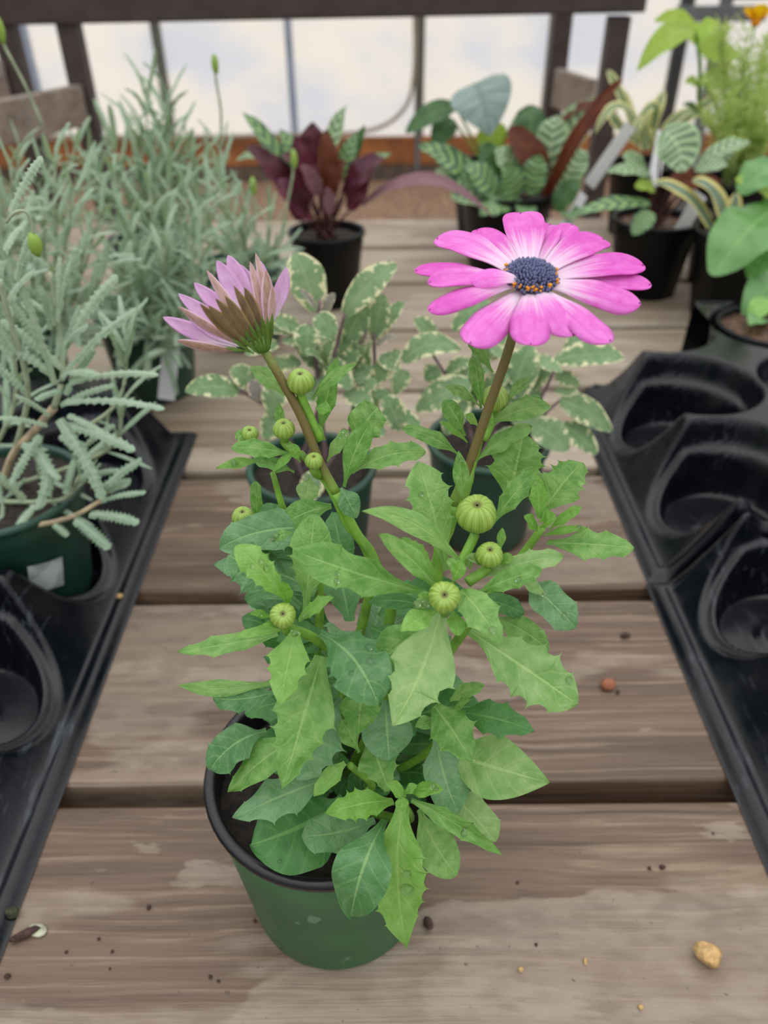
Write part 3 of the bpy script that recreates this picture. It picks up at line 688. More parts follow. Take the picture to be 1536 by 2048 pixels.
D = {'p': 'round'}; A = {'p': 'acute', 'th': 0}
HL = [
 # left rosette
 (577,1207,165, 470,1092,168, 68,'young',{'p':'round','th':4,'tr':(.3,.7)}),
 (592,1262,163, 560,1410,146, 86,'young',{'p':'acute','th':3,'tr':(.42,.76)}),
 (556,1268,166, 354,1304,160, 50,'mid',{'p':'acute','c':(450,1290),'th':3,'k':.35}),
 (640,1268,166, 757,1411,146, 122,'blue',{'p':'round','th':3,'tr':(.36,.62),'c':(706,1318)}),
 (611,1222,172, 630,1026,186, 82,'mid',{'p':'round','th':4,'tr':(.3,.6)}),
 (600,1215,180, 455,1110,186, 104,'blue',{'p':'round','th':4,'c':(515,1150)}),
 (660,1060,196, 440,1096,192, 96,'blue',{'p':'round','th':2,'c':(540,1062)}),
 (584,1066,183, 540,1082,182, 22,'mid',{'p':'acute','th':0}),
 (577,1210,163, 566,1163,160, 32,'young',{'p':'acute','th':2}),
 (597,1240,163, 668,1195,158, 42,'young',{'p':'acute','th':3}),
 (545,1234,163, 499,1228,158, 20,'young',{'p':'acute','th':0}),
 (562,1260,162, 470,1275,156, 30,'young',{'p':'acute','th':2}),
 (575,1250,160, 522,1252,154, 16,'young',A), (592,1250,160, 586,1272,154, 18,'young',A), (600,1248,161, 612,1232,156, 18,'young',A),
 # below the left rosette
 (642,1312,166, 563,1577,140, 122,'mid',{'p':'acute','th':4,'c':(606,1440),'tr':(.5,.85)}),
 (545,1366,172, 355,1370,168, 34,'mid',{'p':'acute','th':0,'k':.05,'r':-30,'c':(440,1378)}),
 (560,1380,170, 425,1396,166, 62,'blue',{'p':'round','th':3,'c':(490,1398)}),
 (533,1462,166, 420,1540,158, 92,'blue',{'p':'round','th':2,'c':(468,1490)}),
 (590,1480,162, 458,1584,154, 88,'mid',{'p':'acute','th':2}),
 (650,1560,160, 466,1636,150, 96,'blue',{'p':'acute','th':3,'c':(560,1595)}),
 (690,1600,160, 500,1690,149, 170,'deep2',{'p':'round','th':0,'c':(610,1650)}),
 (680,1394,172, 592,1560,152, 124,'blue',{'p':'round','th':4}),
 (690,1526,156, 627,1594,148, 44,'young',{'p':'acute','th':2}),
 (725,1370,166, 716,1470,154, 78,'mid',{'p':'acute','th':0}),
 (718,1505,158, 682,1440,162, 44,'mid',{'p':'round','th':0}),
 (770,1400,172, 778,1522,158, 98,'blue',{'p':'round','th':0}),
 (778,1582,152, 738,1479,166, 84,'mid',{'p':'acute','th':3,'tr':(.15,.5)}),
 # front bottom rosette
 (787,1602,150, 649,1629,138, 68,'young',{'p':'acute','th':4,'tr':(.35,.75)}),
 (806,1612,149, 814,1898,126, 116,'young',{'p':'acute','th':5,'dp':.15,'tr':(.35,.8),'c':(796,1755)}),
 (770,1640,150, 702,1834,126, 112,'blue',{'p':'round','th':0,'c':(727,1735),'md':131}),
 (750,1640,156, 601,1672,140, 92,'blue',{'p':'round','th':3,'c':(680,1665)}),
 (838,1618,156, 914,1752,142, 82,'mid',{'p':'round','th':1,'c':(870,1690)}),
 (823,1600,150, 1005,1710,142, 44,'mid',{'p':'acute','th':3,'fold':.7,'r':24,'c':(910,1648)}),
 (820,1583,150, 887,1580,144, 40,'young',{'p':'acute','th':2}),
 (812,1592,149, 775,1568,146, 32,'young',A), (802,1590,148, 806,1622,144, 26,'young',{'p':'round','th':0,'fold':.5}),
 (808,1588,149, 834,1570,148, 20,'young',A),
 (880,1500,168, 1100,1566,152, 122,'pale',{'p':'acute','th':0,'c':(985,1535)}),
 (890,1580,162, 992,1684,148, 86,'pale',{'p':'round','th':2}),
 (872,1470,170, 917,1627,150, 98,'blue',{'p':'round','th':2,'c':(888,1550)}),
 (868,1412,168, 945,1524,152, 98,'mid',{'p':'acute','th':3}),
 (918,1424,170, 1070,1463,160, 78,'deep2',{'p':'acute','th':3}),
 (905,1420,168, 940,1400,164, 24,'mid',A), (880,1440,168, 830,1455,160, 34,'mid',{'p':'acute','th':0}),
 (900,1400,170, 970,1370,168, 40,'mid',{'p':'acute','th':2}),
 # centre rosette
 (880,1226,165, 784,1453,140, 132,'pale',{'p':'acute','th':3,'c':(842,1345),'tr':(.5,.8)}),
 (860,1248,170, 735,1345,158, 84,'mid',{'p':'acute','th':0}),
 (922,1180,163, 1004,1292,148, 84,'mid',{'p':'acute','th':3,'c':(958,1222)}),
 (940,1262,168, 1156,1410,148, 124,'pale',{'p':'round','th':4,'c':(1050,1338)}),
 (985,1235,178, 1098,1300,172, 66,'mid',{'p':'round','th':2}),
 (955,1186,165, 1084,1140,164, 52,'mid',{'p':'round','th':3}),
 (968,1152,172, 1127,1112,176, 56,'pale',{'p':'round','th':3}),
 (1052,1160,176, 1152,1256,166, 90,'blue',{'p':'round','th':2,'c':(1096,1200)}),
 (950,1195,182, 1050,1226,178, 56,'deep2',{'p':'round','th':2}),
 (1040,1158,172, 1090,1192,170, 26,'pale',A),
 (1094,1086,184, 1269,1096,176, 74,'mid',{'p':'round','th':3,'tr':(.45,.9),'c':(1180,1090)}),
 (985,1048,186, 1070,940,192, 50,'mid',{'p':'round','th':3}),
 (1079,1034,188, 1165,925,196, 84,'mid',{'p':'round','th':4,'tr':(.5,.9)}),
 (1079,1036,185, 1073,950,188, 40,'young',{'p':'acute','th':2}),
 (1080,1056,184, 1112,1036,180, 36,'young',{'p':'round','th':0,'fold':.4}), (1098,1060,184, 1162,1014,182, 26,'young',{'p':'round','th':2}),
 (1090,1070,183, 1176,1056,178, 20,'young',{'p':'acute','th':2}), (1076,1062,184, 1048,1032,182, 30,'young',A), (1080,1045,185, 1100,1018,184, 22,'young',A),
 (893,1140,180, 836,922,196, 96,'mid',{'p':'spat','th':4,'tr':(.4,.8)}),
 (917,1122,172, 722,1022,170, 46,'mid',{'p':'acute','th':0,'c':(830,1050),'arch':0}),
 (871,1172,166, 755,1068,162, 58,'mid',{'p':'acute','th':2}),
 (868,1150,172, 802,1075,174, 44,'young',{'p':'acute','th':4}),
 (871,1223,160, 800,1263,150, 46,'young',{'p':'acute','th':0}),
 (905,1222,161, 918,1272,152, 36,'young',{'p':'round','th':0}),
 (905,1168,162, 926,1122,162, 30,'young',{'p':'round','th':0}), (870,1195,162, 835,1192,158, 18,'young',A), (862,1205,163, 830,1215,158, 30,'mid',A),
 (925,1128,170, 895,1132,164, 34,'mid',A), (940,1140,172, 938,1112,170, 16,'pale',A),
 (851,1186,168, 588,1101,164, 92,'mid',{'p':'round','th':2,'c':(712,1148),'tr':(.4,.62)}),
 (848,1212,178, 735,1206,176, 40,'deep2',{'p':'acute','th':0}),
 (975,1130,176, 930,1115,170, 26,'pale',A), (1000,1100,180, 1005,1055,182, 18,'young',A), (985,1125,178, 1028,1120,172, 24,'young',{'p':'round','th':0}),
 # upper part, round the flower stems
 (926,1005,190, 917,901,194, 32,'mid',{'p':'acute','th':0}),
 (1015,1010,206, 1048,868,216, 112,'mid',{'p':'round','th':4,'tr':(.45,.85)}),
 (962,817,214, 946,712,220, 34,'mid',D), (960,812,211, 891,774,210, 26,'mid',{'p':'round','th':0}),
 (975,850,211, 1103,813,210, 44,'mid',{'p':'round','th':0}), (1010,805,214, 1060,754,218, 24,'mid',{'p':'round','th':0}),
 (930,872,208, 886,800,212, 36,'mid',{'p':'round','th':0}), (921,912,206, 804,858,206, 42,'mid',{'p':'round','th':2}),
 (948,925,210, 1065,853,214, 44,'mid',{'p':'round','th':2}), (935,885,208, 877,843,206, 18,'young',A), (985,745,222, 937,680,226, 30,'mid',D),
 (955,850,210, 930,830,208, 22,'young',A), (970,860,209, 985,825,208, 22,'young',A), (1020,830,214, 1085,800,216, 44,'mid',D),
 (705,945,198, 852,905,200, 58,'mid',{'p':'round','th':3,'c':(775,912)}),
 (688,974,194, 746,838,200, 46,'mid',{'p':'round','th':0,'c':(710,905)}),
 (705,890,208, 757,814,214, 86,'mid',{'p':'round','th':2}),
 (654,923,203, 698,861,204, 34,'mid',{'p':'round','th':2}),
 (624,798,206, 714,728,208, 26,'mid',{'p':'acute','th':0}),
 (640,862,208, 675,716,214, 46,'mid',{'p':'acute','th':2}),
 (570,790,211, 499,732,214, 36,'mid',{'p':'acute','th':0}), (632,815,206, 662,822,204, 30,'young',{'p':'acute','th':0}),
 (592,912,201, 462,896,196, 46,'mid',{'p':'round','th':3,'c':(520,898)}),
 (589,944,200, 507,920,198, 38,'mid',{'p':'round','th':2}), (522,922,203, 431,937,200, 22,'young',A),
 (600,925,198, 582,888,198, 22,'young',{'p':'round','th':0}), (575,885,203, 580,838,204, 14,'mid',A), (560,860,206, 558,805,208, 20,'mid',A), (590,905,200, 545,945,196, 18,'young',A),
 (681,976,192, 712,1036,188, 44,'blue',{'p':'round','th':0}),
 (515,1048,204, 511,962,208, 28,'mid',{'p':'round','th':2}),
 (663,1012,198, 545,1062,196, 56,'mid',{'p':'acute','th':0}),
 (500,880,206, 470,868,206, 36,'mid',D), (650,880,206, 625,845,207, 16,'young',A),
 (620,955,204, 612,1005,200, 44,'pale',{'p':'round','th':0}),
]
M['deep2'] = leafmat('green leaf with painted shade', srgb(58, 114, 50), srgb(88, 142, 76), srgb(130, 180, 100), 0.22, 0.4)  # darker green paints in the shade of leaves deep inside the plant
for s in HL: trace(daisy, s, R)
# inner foliage between the traced leaves
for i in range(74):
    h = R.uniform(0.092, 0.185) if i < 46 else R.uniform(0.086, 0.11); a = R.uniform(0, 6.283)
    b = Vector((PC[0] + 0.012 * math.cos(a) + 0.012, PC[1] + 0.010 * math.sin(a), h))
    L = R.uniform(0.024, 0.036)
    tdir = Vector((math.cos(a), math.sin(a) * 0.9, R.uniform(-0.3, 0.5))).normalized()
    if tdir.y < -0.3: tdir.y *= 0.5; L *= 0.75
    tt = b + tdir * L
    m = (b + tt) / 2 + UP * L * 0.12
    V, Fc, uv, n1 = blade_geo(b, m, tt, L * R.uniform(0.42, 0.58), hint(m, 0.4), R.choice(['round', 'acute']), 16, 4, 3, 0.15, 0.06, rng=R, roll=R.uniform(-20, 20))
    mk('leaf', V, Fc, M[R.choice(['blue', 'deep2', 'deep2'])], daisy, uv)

# buds
def bud(parent, px, py, d, r, axis, to):
    c = P(px, py, d / 1000); rad = pxw(r, c)
    ax = (UP * (1 - axis) + (CAMP - c).normalized() * axis).normalized()
    q = ax.to_track_quat('Z', 'Y').to_matrix()
    V, Fc, uv = [], [], []
    N, K = 15, 52
    for i in range(N):
        th = math.pi * (0.03 + 0.95 * i / (N - 1))
        z = -math.cos(th); rr = math.sin(th)
        if i > N - 4: z -= 0.10 * (i - (N - 4)) ; rr *= 1.0
        for k in range(K):
            a = 6.283 * k / K
            rid = 1 + (0.045 * (abs(math.sin(a * 7.5 + 0.5 * math.sin(a * 2 + px))) - 0.5) + 0.03 * math.sin(3 * a + py)) * min(1, rr * 1.5)
            V.append(c + q @ Vector((rr * rid * math.cos(a) * rad, rr * rid * math.sin(a) * rad, z * rad * 0.94))); uv.append((k / K, i / (N - 1)))
    for i in range(N - 1):
        for k in range(K): Fc.append((i * K + k, i * K + (k + 1) % K, (i + 1) * K + (k + 1) % K, (i + 1) * K + k))
    o = mk('bud', V, Fc, M['bud'], parent, uv)
    V, Fc, uv = tube([c - ax * rad * 0.9, c - ax * rad * 1.6, P(*to[:2], to[2] / 1000)], pxw(9, c), pxw(11, c), 8)
    mk('bud_stem', V, Fc, M['stem_green'], o, uv)
bud(daisy, 953, 1028, 180, 40, 0.25, (916, 1140, 176))
bud(daisy, 979, 1110, 172, 27, 0.3, (935, 1165, 170))
bud(daisy, 889, 1194, 156, 32, 0.75, (889, 1228, 166))
bud(daisy, 566, 1231, 157, 26, 0.75, (575, 1262, 166))
bud(daisy, 601, 763, 205, 27, 0.15, (640, 880, 204))
bud(daisy, 568, 858, 203, 22, 0.15, (590, 905, 202))
bud(daisy, 628, 922, 196, 18, 0.2, (640, 950, 199))
bud(daisy, 500, 868, 207, 17, 0.3, (545, 930, 206))
bud(daisy, 486, 1034, 205, 22, 0.2, (520, 1075, 200))
bud(daisy, 990, 797, 216, 28, 0.1, (965, 880, 213))

# open flower
fc = P(1061, 556, 0.21)
fn = Vector((0.03, -math.sin(math.radians(15)), math.cos(math.radians(15)))).normalized()
flower = mk('flower', *lathe([(0.0002, 0.0), (0.0030, 0.0005), (0.0046, 0.0018), (0.0060, 0.0042)], (0, 0, 0), 20), M['sepal'], daisy)
q = fn.to_track_quat('Z', 'Y').to_matrix()
flower.data.transform(Matrix.Translation(fc - fn * 0.0052 - W[flower.name]) @ q.to_4x4())
PET = [(1041,421,74,0),(1101,445,52,1),(1146,449,44,2),(1208,480,66,0),(1288,534,62,1),(1305,566,44,2),(1284,604,84,0),(1224,680,80,1),(1150,662,84,0),(1062,686,78,1),
       (940,676,82,2),(856,613,60,0),(855,570,46,1),(829,538,48,2),(872,478,66,0),(953,456,50,1)]
for tx, ty, w, lay in PET:
    t_ = PP(tx, ty, fc, fn) + fn * R.uniform(-0.0008, 0.0008)
    d = (t_ - fc); L = d.length; dn = d.normalized()
    b = fc + dn * 0.0042 - fn * (0.0006 + 0.0005 * lay)
    if ty > 600: t_ = t_ - fn * 0.0015; L = (t_ - b).length
    m = (b + t_) / 2 + fn * (0.0022 - 0.0005 * lay)
    nn = fn
    wv = pxw(w, m) * 1.12
    if ty > 600: wv *= 0.92
    V, Fc, uv, n1 = blade_geo(b, m, t_, wv, nn, 'petal', 22, 8, 0, fold=0.0, cup=-0.16 if ty < 600 else 0.34, wave=0.012, rng=R, roll=R.uniform(-6, 6), notch=0.03)
    o = mk('petal', V, Fc, M['petal'], flower, uv)
    o.data.materials.append(M['petal_out'])
    md = o.modifiers.new('thickness', 'SOLIDIFY'); md.thickness = 0.0003; md.offset = -1; md.material_offset = 1; md.material_offset_rim = 0
# the small curled petal on the left front
b = fc + (PP(1000, 600, fc, fn) - fc).normalized() * 0.0045 + fn * 0.0012
t_ = PP(940, 578, fc, fn) + fn * 0.0022
V, Fc, uv, n1 = blade_geo(b, (b + t_) / 2 + fn * 0.0018, t_, pxw(40, b), (fn + Vector((0, -.5, 0))).normalized(), 'petal', 18, 6, 0, fold=0.0, cup=0.25, wave=0.02, rng=R)
mk('petal', V, Fc, M['petal'], flower, uv)
# dark disc of florets
V, Fc, uv = [], [], []
def add_geo(V, Fc, v2, f2, uv=None, u2=None):
    n = len(V); V += v2; Fc += [tuple(i + n for i in f) for f in f2]
    if uv is not None: uv += u2
rd = 0.0071
for i in range(300):
    r = rd * math.sqrt((i + 0.5) / 300) * R.uniform(0.97, 1.03); a = i * 2.39996 + R.uniform(-.04, .04)
    hz = 0.0036 * (1 - (r / rd) ** 2.4)
    base = fc + q @ Vector((r * math.cos(a), r * math.sin(a), hz - 0.0006))
    lean = (fn + (q @ Vector((math.cos(a), math.sin(a), 0))) * 0.5 * r / rd).normalized()
    qq = lean.to_track_quat('Z', 'Y').to_matrix()
    s = R.uniform(0.00044, 0.00056); hh = R.uniform(0.0014, 0.0021)
    v2, u2 = [], []
    for (rr, z) in ((s * 0.9, 0), (s, hh * 0.55), (s * 0.55, hh * 0.9)):
        for k in range(5): v2.append(base + qq @ Vector((rr * math.cos(k * 1.2566), rr * math.sin(k * 1.2566), z))); u2.append((k / 5, z / hh))
    v2.append(base + lean * hh); u2.append((0, 1))
    f2 = [(j * 5 + k, j * 5 + (k + 1) % 5, j * 5 + 5 + (k + 1) % 5, j * 5 + 5 + k) for j in range(2) for k in range(5)] + [(10 + k, 10 + (k + 1) % 5, 15) for k in range(5)]
    add_geo(V, Fc, v2, f2, uv, u2)
mk('disc', V, Fc, M['disc'], flower, uv)['kind'] = 'stuff'
V, Fc = [], []
for a in (200, 215, 228, 250, 262, 268, 280, 297, 301, 306, 330, 350, 10, 48, 150, 168, 182, 190):
    ar = math.radians(a + R.uniform(-4, 4)); rr = rd * R.uniform(0.95, 1.04)
    for _ in range(3):
        c = fc + q @ Vector((rr * math.cos(ar), rr * math.sin(ar), R.uniform(0.0008, 0.002))) + Vector((R.uniform(-1, 1), R.uniform(-1, 1), R.uniform(-1, 1))) * 0.0003
        add_geo(V, Fc, *ico(c, R.uniform(0.0003, 0.00055), 1, jit=0.15, rng=R))
mk('anthers', V, Fc, M['pollen'], flower)['kind'] = 'stuff'

# half closed flower, seen from behind and the side
f2c = P(520, 688, 0.209)
f2 = mk('flower', *ico(P(522, 690, 0.209), pxw(21, f2c), 2, (1, 1, .8)), M['sepal'], daisy)
P2 = [ # far petals show their lilac inside
 (502,650,216, 433,521,226, 50,'petal2'),(505,648,217, 456,511,229, 54,'petal2'),(492,660,214, 388,566,222, 44,'petal2'),(482,672,213, 357,588,216, 40,'petal2'),
 (474,690,211, 327,634,206, 44,'petal2'),(528,646,217, 519,521,226, 40,'petal2'),(537,650,214, 573,535,218, 40,'petal2'),(520,645,219, 480,530,230, 46,'petal2'),
 (480,690,208, 376,632,204, 34,'petal2'),
 # near petals show their tan and brown backs
 (476,700,206, 353,680,198, 26,'petal_tan'),(485,690,206, 357,613,200, 26,'petal_tan'),(500,680,207, 413,540,212, 28,'petal_tan'),(530,660,209, 532,540,214, 34,'petal_tan'),(536,655,211, 511,505,222, 24,'petal_tan'),(524,662,209, 500,523,217, 26,'petal_tan'),
 (488,692,203, 400,607,196, 26,'petal_brown'),(497,688,202, 417,611,195, 27,'petal_brown'),(506,684,202, 431,597,196, 26,'petal_brown'),(512,680,202, 450,592,197, 26,'petal_brown'),
 (519,676,203, 468,572,201, 24,'petal_brown'),(525,670,204, 489,575,202, 30,'petal_brown'),(537,668,206, 545,570,208, 22,'petal_tan')]
for bx, by, bd, tx, ty, td, w, mt in P2:
    b, t_ = P(bx, by, bd / 1000), P(tx, ty, td / 1000)
    ax = P(430, 590, 0.212)
    m = (b + t_) / 2 + ((b + t_) / 2 - ax).normalized() * (b - t_).length * 0.04
    inward = (ax - m).normalized()
    n = (hint(m, 1.0) + inward * 0.3).normalized() if mt == 'petal2' else (hint(m, 1.0) - inward * 0.3).normalized()
    V, Fc, uv, n1 = blade_geo(b, m, t_, pxw(w, m) * (0.74 if mt == 'petal2' else 0.78), n, 'lance2' if mt == 'petal2' else 'lance2', 18, 6, 0, fold=0.0, cup=-0.25 if mt == 'petal2' else 0.35, wave=0.01, rng=R)
    o = mk('petal', V, Fc, M[mt], f2, uv)
    o.data.materials.append(M['petal_tan'] if mt == 'petal2' else M['petal2'])
    md = o.modifiers.new('thickness', 'SOLIDIFY'); md.thickness = 0.0003; md.offset = -1; md.material_offset = 1
for bx, by, tx, ty, w in ((515,706,468,662,15),(520,704,480,650,15),(524,700,494,640,15),(528,698,508,632,15),(534,698,522,622,16),(538,694,534,622,16),(540,690,546,615,14),(508,708,456,672,14),(500,704,442,694,13),(542,686,544,640,12)):
    b, t_ = P(bx, by, 0.2035), P(tx, ty, 0.1995)
    V, Fc, uv, n1 = blade_geo(b, (b + t_) / 2 + hint(b, 1) * 0.001, t_.lerp(b, 0.12), pxw(w * 0.62, b), hint(b, 1), 'acute', 10, 4, 0, fold=0, cup=0.4, wave=0.0, rng=R)
    mk('sepal', V, Fc, M['sepal'], f2, uv)

# water drops on the leaves
named = [o for o in daisy.children if o.name.split('.')[0] == 'leaf' and o.name in LEAVES]
def drop(leaf, row, col, r):
    V, n1, n = LEAVES[leaf.name]
    rows = len(V) // n1
    c = V[min(int(row * rows), rows - 1) * n1 + int(col * (n1 - 1))]
    rot = n.to_track_quat('Z', 'Y').to_matrix()
    mk('water_drop', *ico(c + n * r * 0.35, r, 2, (1, 1, 0.6), rot), M['water'], leaf)
front = named[29]
drop(front, 0.50, 0.45, 0.0022); drop(front, 0.40, 0.42, 0.0014)
for o in R.sample(named, 30):
    for _ in range(R.choice([1, 1, 2, 3])):
        drop(o, R.uniform(0.4, 0.85), R.uniform(0.2, 0.8), R.choice([0.0005, 0.0007, 0.0009, 0.0012]))

# ---------------------------------------------------------------- variegated sage plants behind
def sage(name, label, c, leaves, stems, seed, extra, n_extra):
    rg = random.Random(seed)
    th = thing(name, label, 'plant', c)
    pot(th, c, 0.041, 0.033, 0.08, M['dark_green_pot'], None, 'soil', 0.9)
    for s in stems:
        q_ = [P(x, y, d / 1000) for x, y, d in s] + [Vector((c[0] + rg.uniform(-.01, .01), c[1] + rg.uniform(-.01, .01), 0.07))]
        V, Fc, uv = tube(q_, 0.0009, 0.0016, 7); mk('stem', V, Fc, M['stem_purple'], th, uv)
    for s in leaves: trace(th, s, rg, 'ell', 0, fold=0.1, nu=16, nv=6, wave=0.025)
    for i in range(n_extra):
        x, y, d = rg.choice(extra)
        x += rg.uniform(-45, 45); y += rg.uniform(-35, 35); a = rg.uniform(0, 6.28); L = rg.uniform(55, 85)
        trace(th, (x, y, d, x + L * math.cos(a), y + L * 0.8 * math.sin(a), d + rg.uniform(-25, 25), rg.uniform(28, 42), 'sage'), rg, 'ell', 0, fold=0.1, nu=14, nv=4)
    return th
SL = [(690,628,420, 794,529,425, 58,'sage'),(634,620,430, 588,506,438, 76,'sage'),(644,632,418, 671,588,415, 26,'sage_pur'),(632,615,415, 600,580,412, 18,'sage_pur'),
 (635,628,405, 668,680,400, 48,'sage',{'p':'ell'}),(750,675,430, 765,588,436, 48,'sage'),(745,680,432, 808,605,440, 36,'sage'),(692,690,425, 735,600,430, 52,'sage'),
 (478,782,410, 370,782,400, 52,'sage',{'th':0}),(512,776,415, 460,738,415, 48,'sage'),(560,765,405, 540,832,398, 52,'sage'),(620,650,425, 610,712,415, 54,'sage'),
 (600,660,430, 545,640,430, 40,'sage'),(655,720,420, 700,780,405, 50,'sage'),(690,785,415, 745,812,405, 48,'sage'),(745,770,420, 800,700,425, 40,'sage'),
 (760,712,425, 798,740,418, 38,'sage'),(640,945,385, 608,1008,378, 50,'sage'),(650,740,430, 590,690,428, 52,'sage'),(700,670,435, 750,650,435, 40,'sage'),
 (720,690,425, 735,655,424, 22,'sage_pur'),(752,690,425, 792,672,424, 18,'sage_pur'),(800,860,405, 770,790,410, 50,'sage'),(520,800,405, 500,760,410, 34,'sage_pur'),
 (640,780,420, 600,800,410, 50,'sage'),(700,830,410, 770,870,400, 55,'sage'),(560,830,405, 530,880,398, 50,'sage'),(520,660,430, 560,600,440, 40,'sage')]
sage('potted_sage', 'variegated sage with cream edged leaves in a dark green pot, behind the half closed flower', (-0.047, 0.424, 0), SL,
     [[(640,600,420),(632,700,422),(640,820,424)],[(655,640,420),(650,760,424)],[(748,668,428),(745,760,427),(700,860,426)],[(690,625,420),(660,740,424)],[(480,780,410),(560,840,418)],[(620,650,425),(640,800,424)]], 3,
     [(640,760,420),(700,720,425),(600,700,425),(740,800,415)], 24)
SR = [(805,722,450, 922,700,455, 56,'sage',{'c':(860,690)}),(940,765,445, 832,822,435, 62,'sage'),(872,675,470, 828,638,475, 34,'sage'),(975,600,470, 905,662,460, 46,'sage'),
 (1110,722,460, 1250,716,455, 58,'sage'),(1020,805,450, 1062,690,465, 72,'sage'),(1120,800,450, 1222,862,440, 54,'sage'),(1126,850,445, 1194,908,435, 52,'sage'),
 (1066,846,445, 1138,900,430, 64,'sage'),(1110,752,460, 1160,772,455, 32,'sage'),(1110,780,458, 1165,795,450, 26,'sage'),(810,740,450, 790,790,440, 40,'sage'),
 (1000,700,470, 940,720,465, 46,'sage'),(1100,660,475, 1060,640,478, 34,'sage'),(930,800,445, 890,870,430, 54,'sage'),(1000,860,440, 1040,930,425, 56,'sage'),
 (1130,700,470, 1180,660,475, 30,'sage'),(880,740,455, 850,760,450, 44,'sage'),(980,690,470, 1010,650,475, 30,'sage_pur'),(1060,780,455, 1100,730,462, 40,'sage')]
sage('potted_sage', 'variegated sage with cream edged leaves in a dark green pot, below the open magenta flower', (0.072, 0.456, 0), SR,
     [[(1000,640,470),(1010,760,465),(990,860,460)],[(1110,740,458),(1060,830,456)],[(860,700,455),(920,800,456)],[(1120,800,450),(1040,870,455)]], 4,
     [(1000,780,455),(940,740,460),(1060,820,450),(1020,720,465)], 20)

# ---------------------------------------------------------------- lavender plants on the left
def lav_mesh(i):
    rg = random.Random(40 + i)
    bend = (-0.16, 0.10, -0.06, 0.18, -0.22, 0.02)[i]
    V, Fc, uv, n1 = blade_geo((0, 0, 0), (0, 0.5, 0.06), (0, 1, bend), (0.15, 0.13, 0.17, 0.14, 0.16, 0.12)[i], (0, 0, 1), 'lin', 10, 4, (11, 9, 12, 0, 10, 0)[i], 0.42, 0.0, (0.14, 0.92), -0.5, 0, 0.04, 3, 0, rg)
    me = bpy.data.meshes.new('lavender_leaf'); me.from_pydata(V, [], Fc)
    l = me.uv_layers.new(name='UVMap'); idx = np.empty(len(me.loops), dtype=np.int32); me.loops.foreach_get('vertex_index', idx)
    l.data.foreach_set('uv', np.asarray(uv, dtype=np.float32)[idx].ravel())
    me.polygons.foreach_set('use_smooth', [True] * len(me.polygons)); me.materials.append(M['lav'])
    return me
LM = [lav_mesh(i) for i in range(6)]
def put_leaf(parent, base, d, n, L, rg, mesh=None):
    d = d.normalized(); S_ = d.cross(n)
    if S_.length < 1e-3: S_ = d.cross(Vector((1, 0.1, 0)))
    S_.normalize(); N_ = S_.cross(d)
    Mx = Matrix(((S_.x, d.x, N_.x), (S_.y, d.y, N_.y), (S_.z, d.z, N_.z))).to_4x4()
    o = bpy.data.objects.new('leaf', mesh or rg.choice(LM)); COL.objects.link(o); o.parent = parent
    o.matrix_basis = Matrix.Translation(base - W[parent.name]) @ Mx @ Matrix.Scale(L, 4)
    return o
def lav_stem(parent, pts, rg, nodes, L0, L1, start=0.15, r=0.0012, mat='stem_grey', cap=True):
    V, Fc, uv = tube(pts, r * 1.3, r * 0.8, 6, 5); mk('stem', V, Fc, M[mat], parent, uv)
    c = spline(pts, 12); n = len(c) - 1
    a0 = rg.uniform(0, 6.28)
    for k in range(nodes):
        f = start + (1 - start) * k / (nodes - 1)
        i = min(int(f * n), n - 1); p = c[i].lerp(c[i + 1], f * n - i); T = (c[i + 1] - c[max(i - 1, 0)]).normalized()
        A_ = T.cross(Vector((0.3, 0.9, 0.2))).normalized(); B_ = T.cross(A_)
        a0 += 1.5708 + rg.uniform(-0.35, 0.35)
        L = L0 + (L1 - L0) * f
        for s in (0, math.pi):
            r_ = A_ * math.cos(a0 + s) + B_ * math.sin(a0 + s)
            op = 1.25 - 0.65 * f + rg.uniform(-0.2, 0.2)
            d = T * math.cos(op) + r_ * math.sin(op) + UP * 0.1
            put_leaf(parent, p, d, (T * 0.9 + UP * 0.5 - r_ * 0.1), L * rg.uniform(0.75, 1.2), rg)
def lavender(label, c, tips, seed, pr=0.045, ph=0.085, lean=0.5, L=(0.046, 0.032), nodes=9, potmat='dark_green_pot', potz=0.0):
    rg = random.Random(seed)
    c = (c[0], c[1], potz)
    th = thing('potted_lavender', label, 'plant', c, 'lavender plants')
    p = pot(th, c, pr, pr * 0.8, ph, M[potmat], None, 'soil', 0.9)
    for (x, y, d) in tips:
        tp = P(x, y, d / 1000)
        b = Vector((c[0] + rg.uniform(-.016, .016), c[1] + rg.uniform(-.016, .016), ph * 0.88 + potz))
        m = b.lerp(tp, 0.5) + Vector(((tp.x - b.x) * 0.15, (tp.y - b.y) * 0.15, -0.01))
        lav_stem(th, [b, m, tp], rg, nodes, *L)
    return th, p, rg
# front lavender in the tray, traced
LC = (-0.237, 0.391, 0.004)
lv = thing('potted_lavender', 'grey green lavender in a green pot with a white sticker, front of the left tray', 'plant', LC, 'lavender plants')
lp = pot(lv, LC, 0.05, 0.039, 0.083, M['dark_green_pot'], None, 'soil', 0.93)
rg = random.Random(8)
def lstem(pts, r0, r1, mat='stem_grey'):
    V, Fc, uv = tube([P(x, y, d / 1000) for x, y, d in pts], r0, r1, 8); mk('stem', V, Fc, M[mat], lv, uv)
lstem([(100,545,372),(112,620,372),(124,700,372),(124,760,370),(108,815,368)], 0.0009, 0.0017)
lstem([(108,815,368),(70,860,372),(25,910,378),(0,980,388)], 0.0022, 0.002, 'stem_wood')
lstem([(0,560,360),(20,640,362),(45,720,366),(55,800,370),(30,900,378)], 0.0012, 0.0016)
lstem([(255,690,400),(245,780,395),(210,830,388),(120,880,380)], 0.0009, 0.0014)
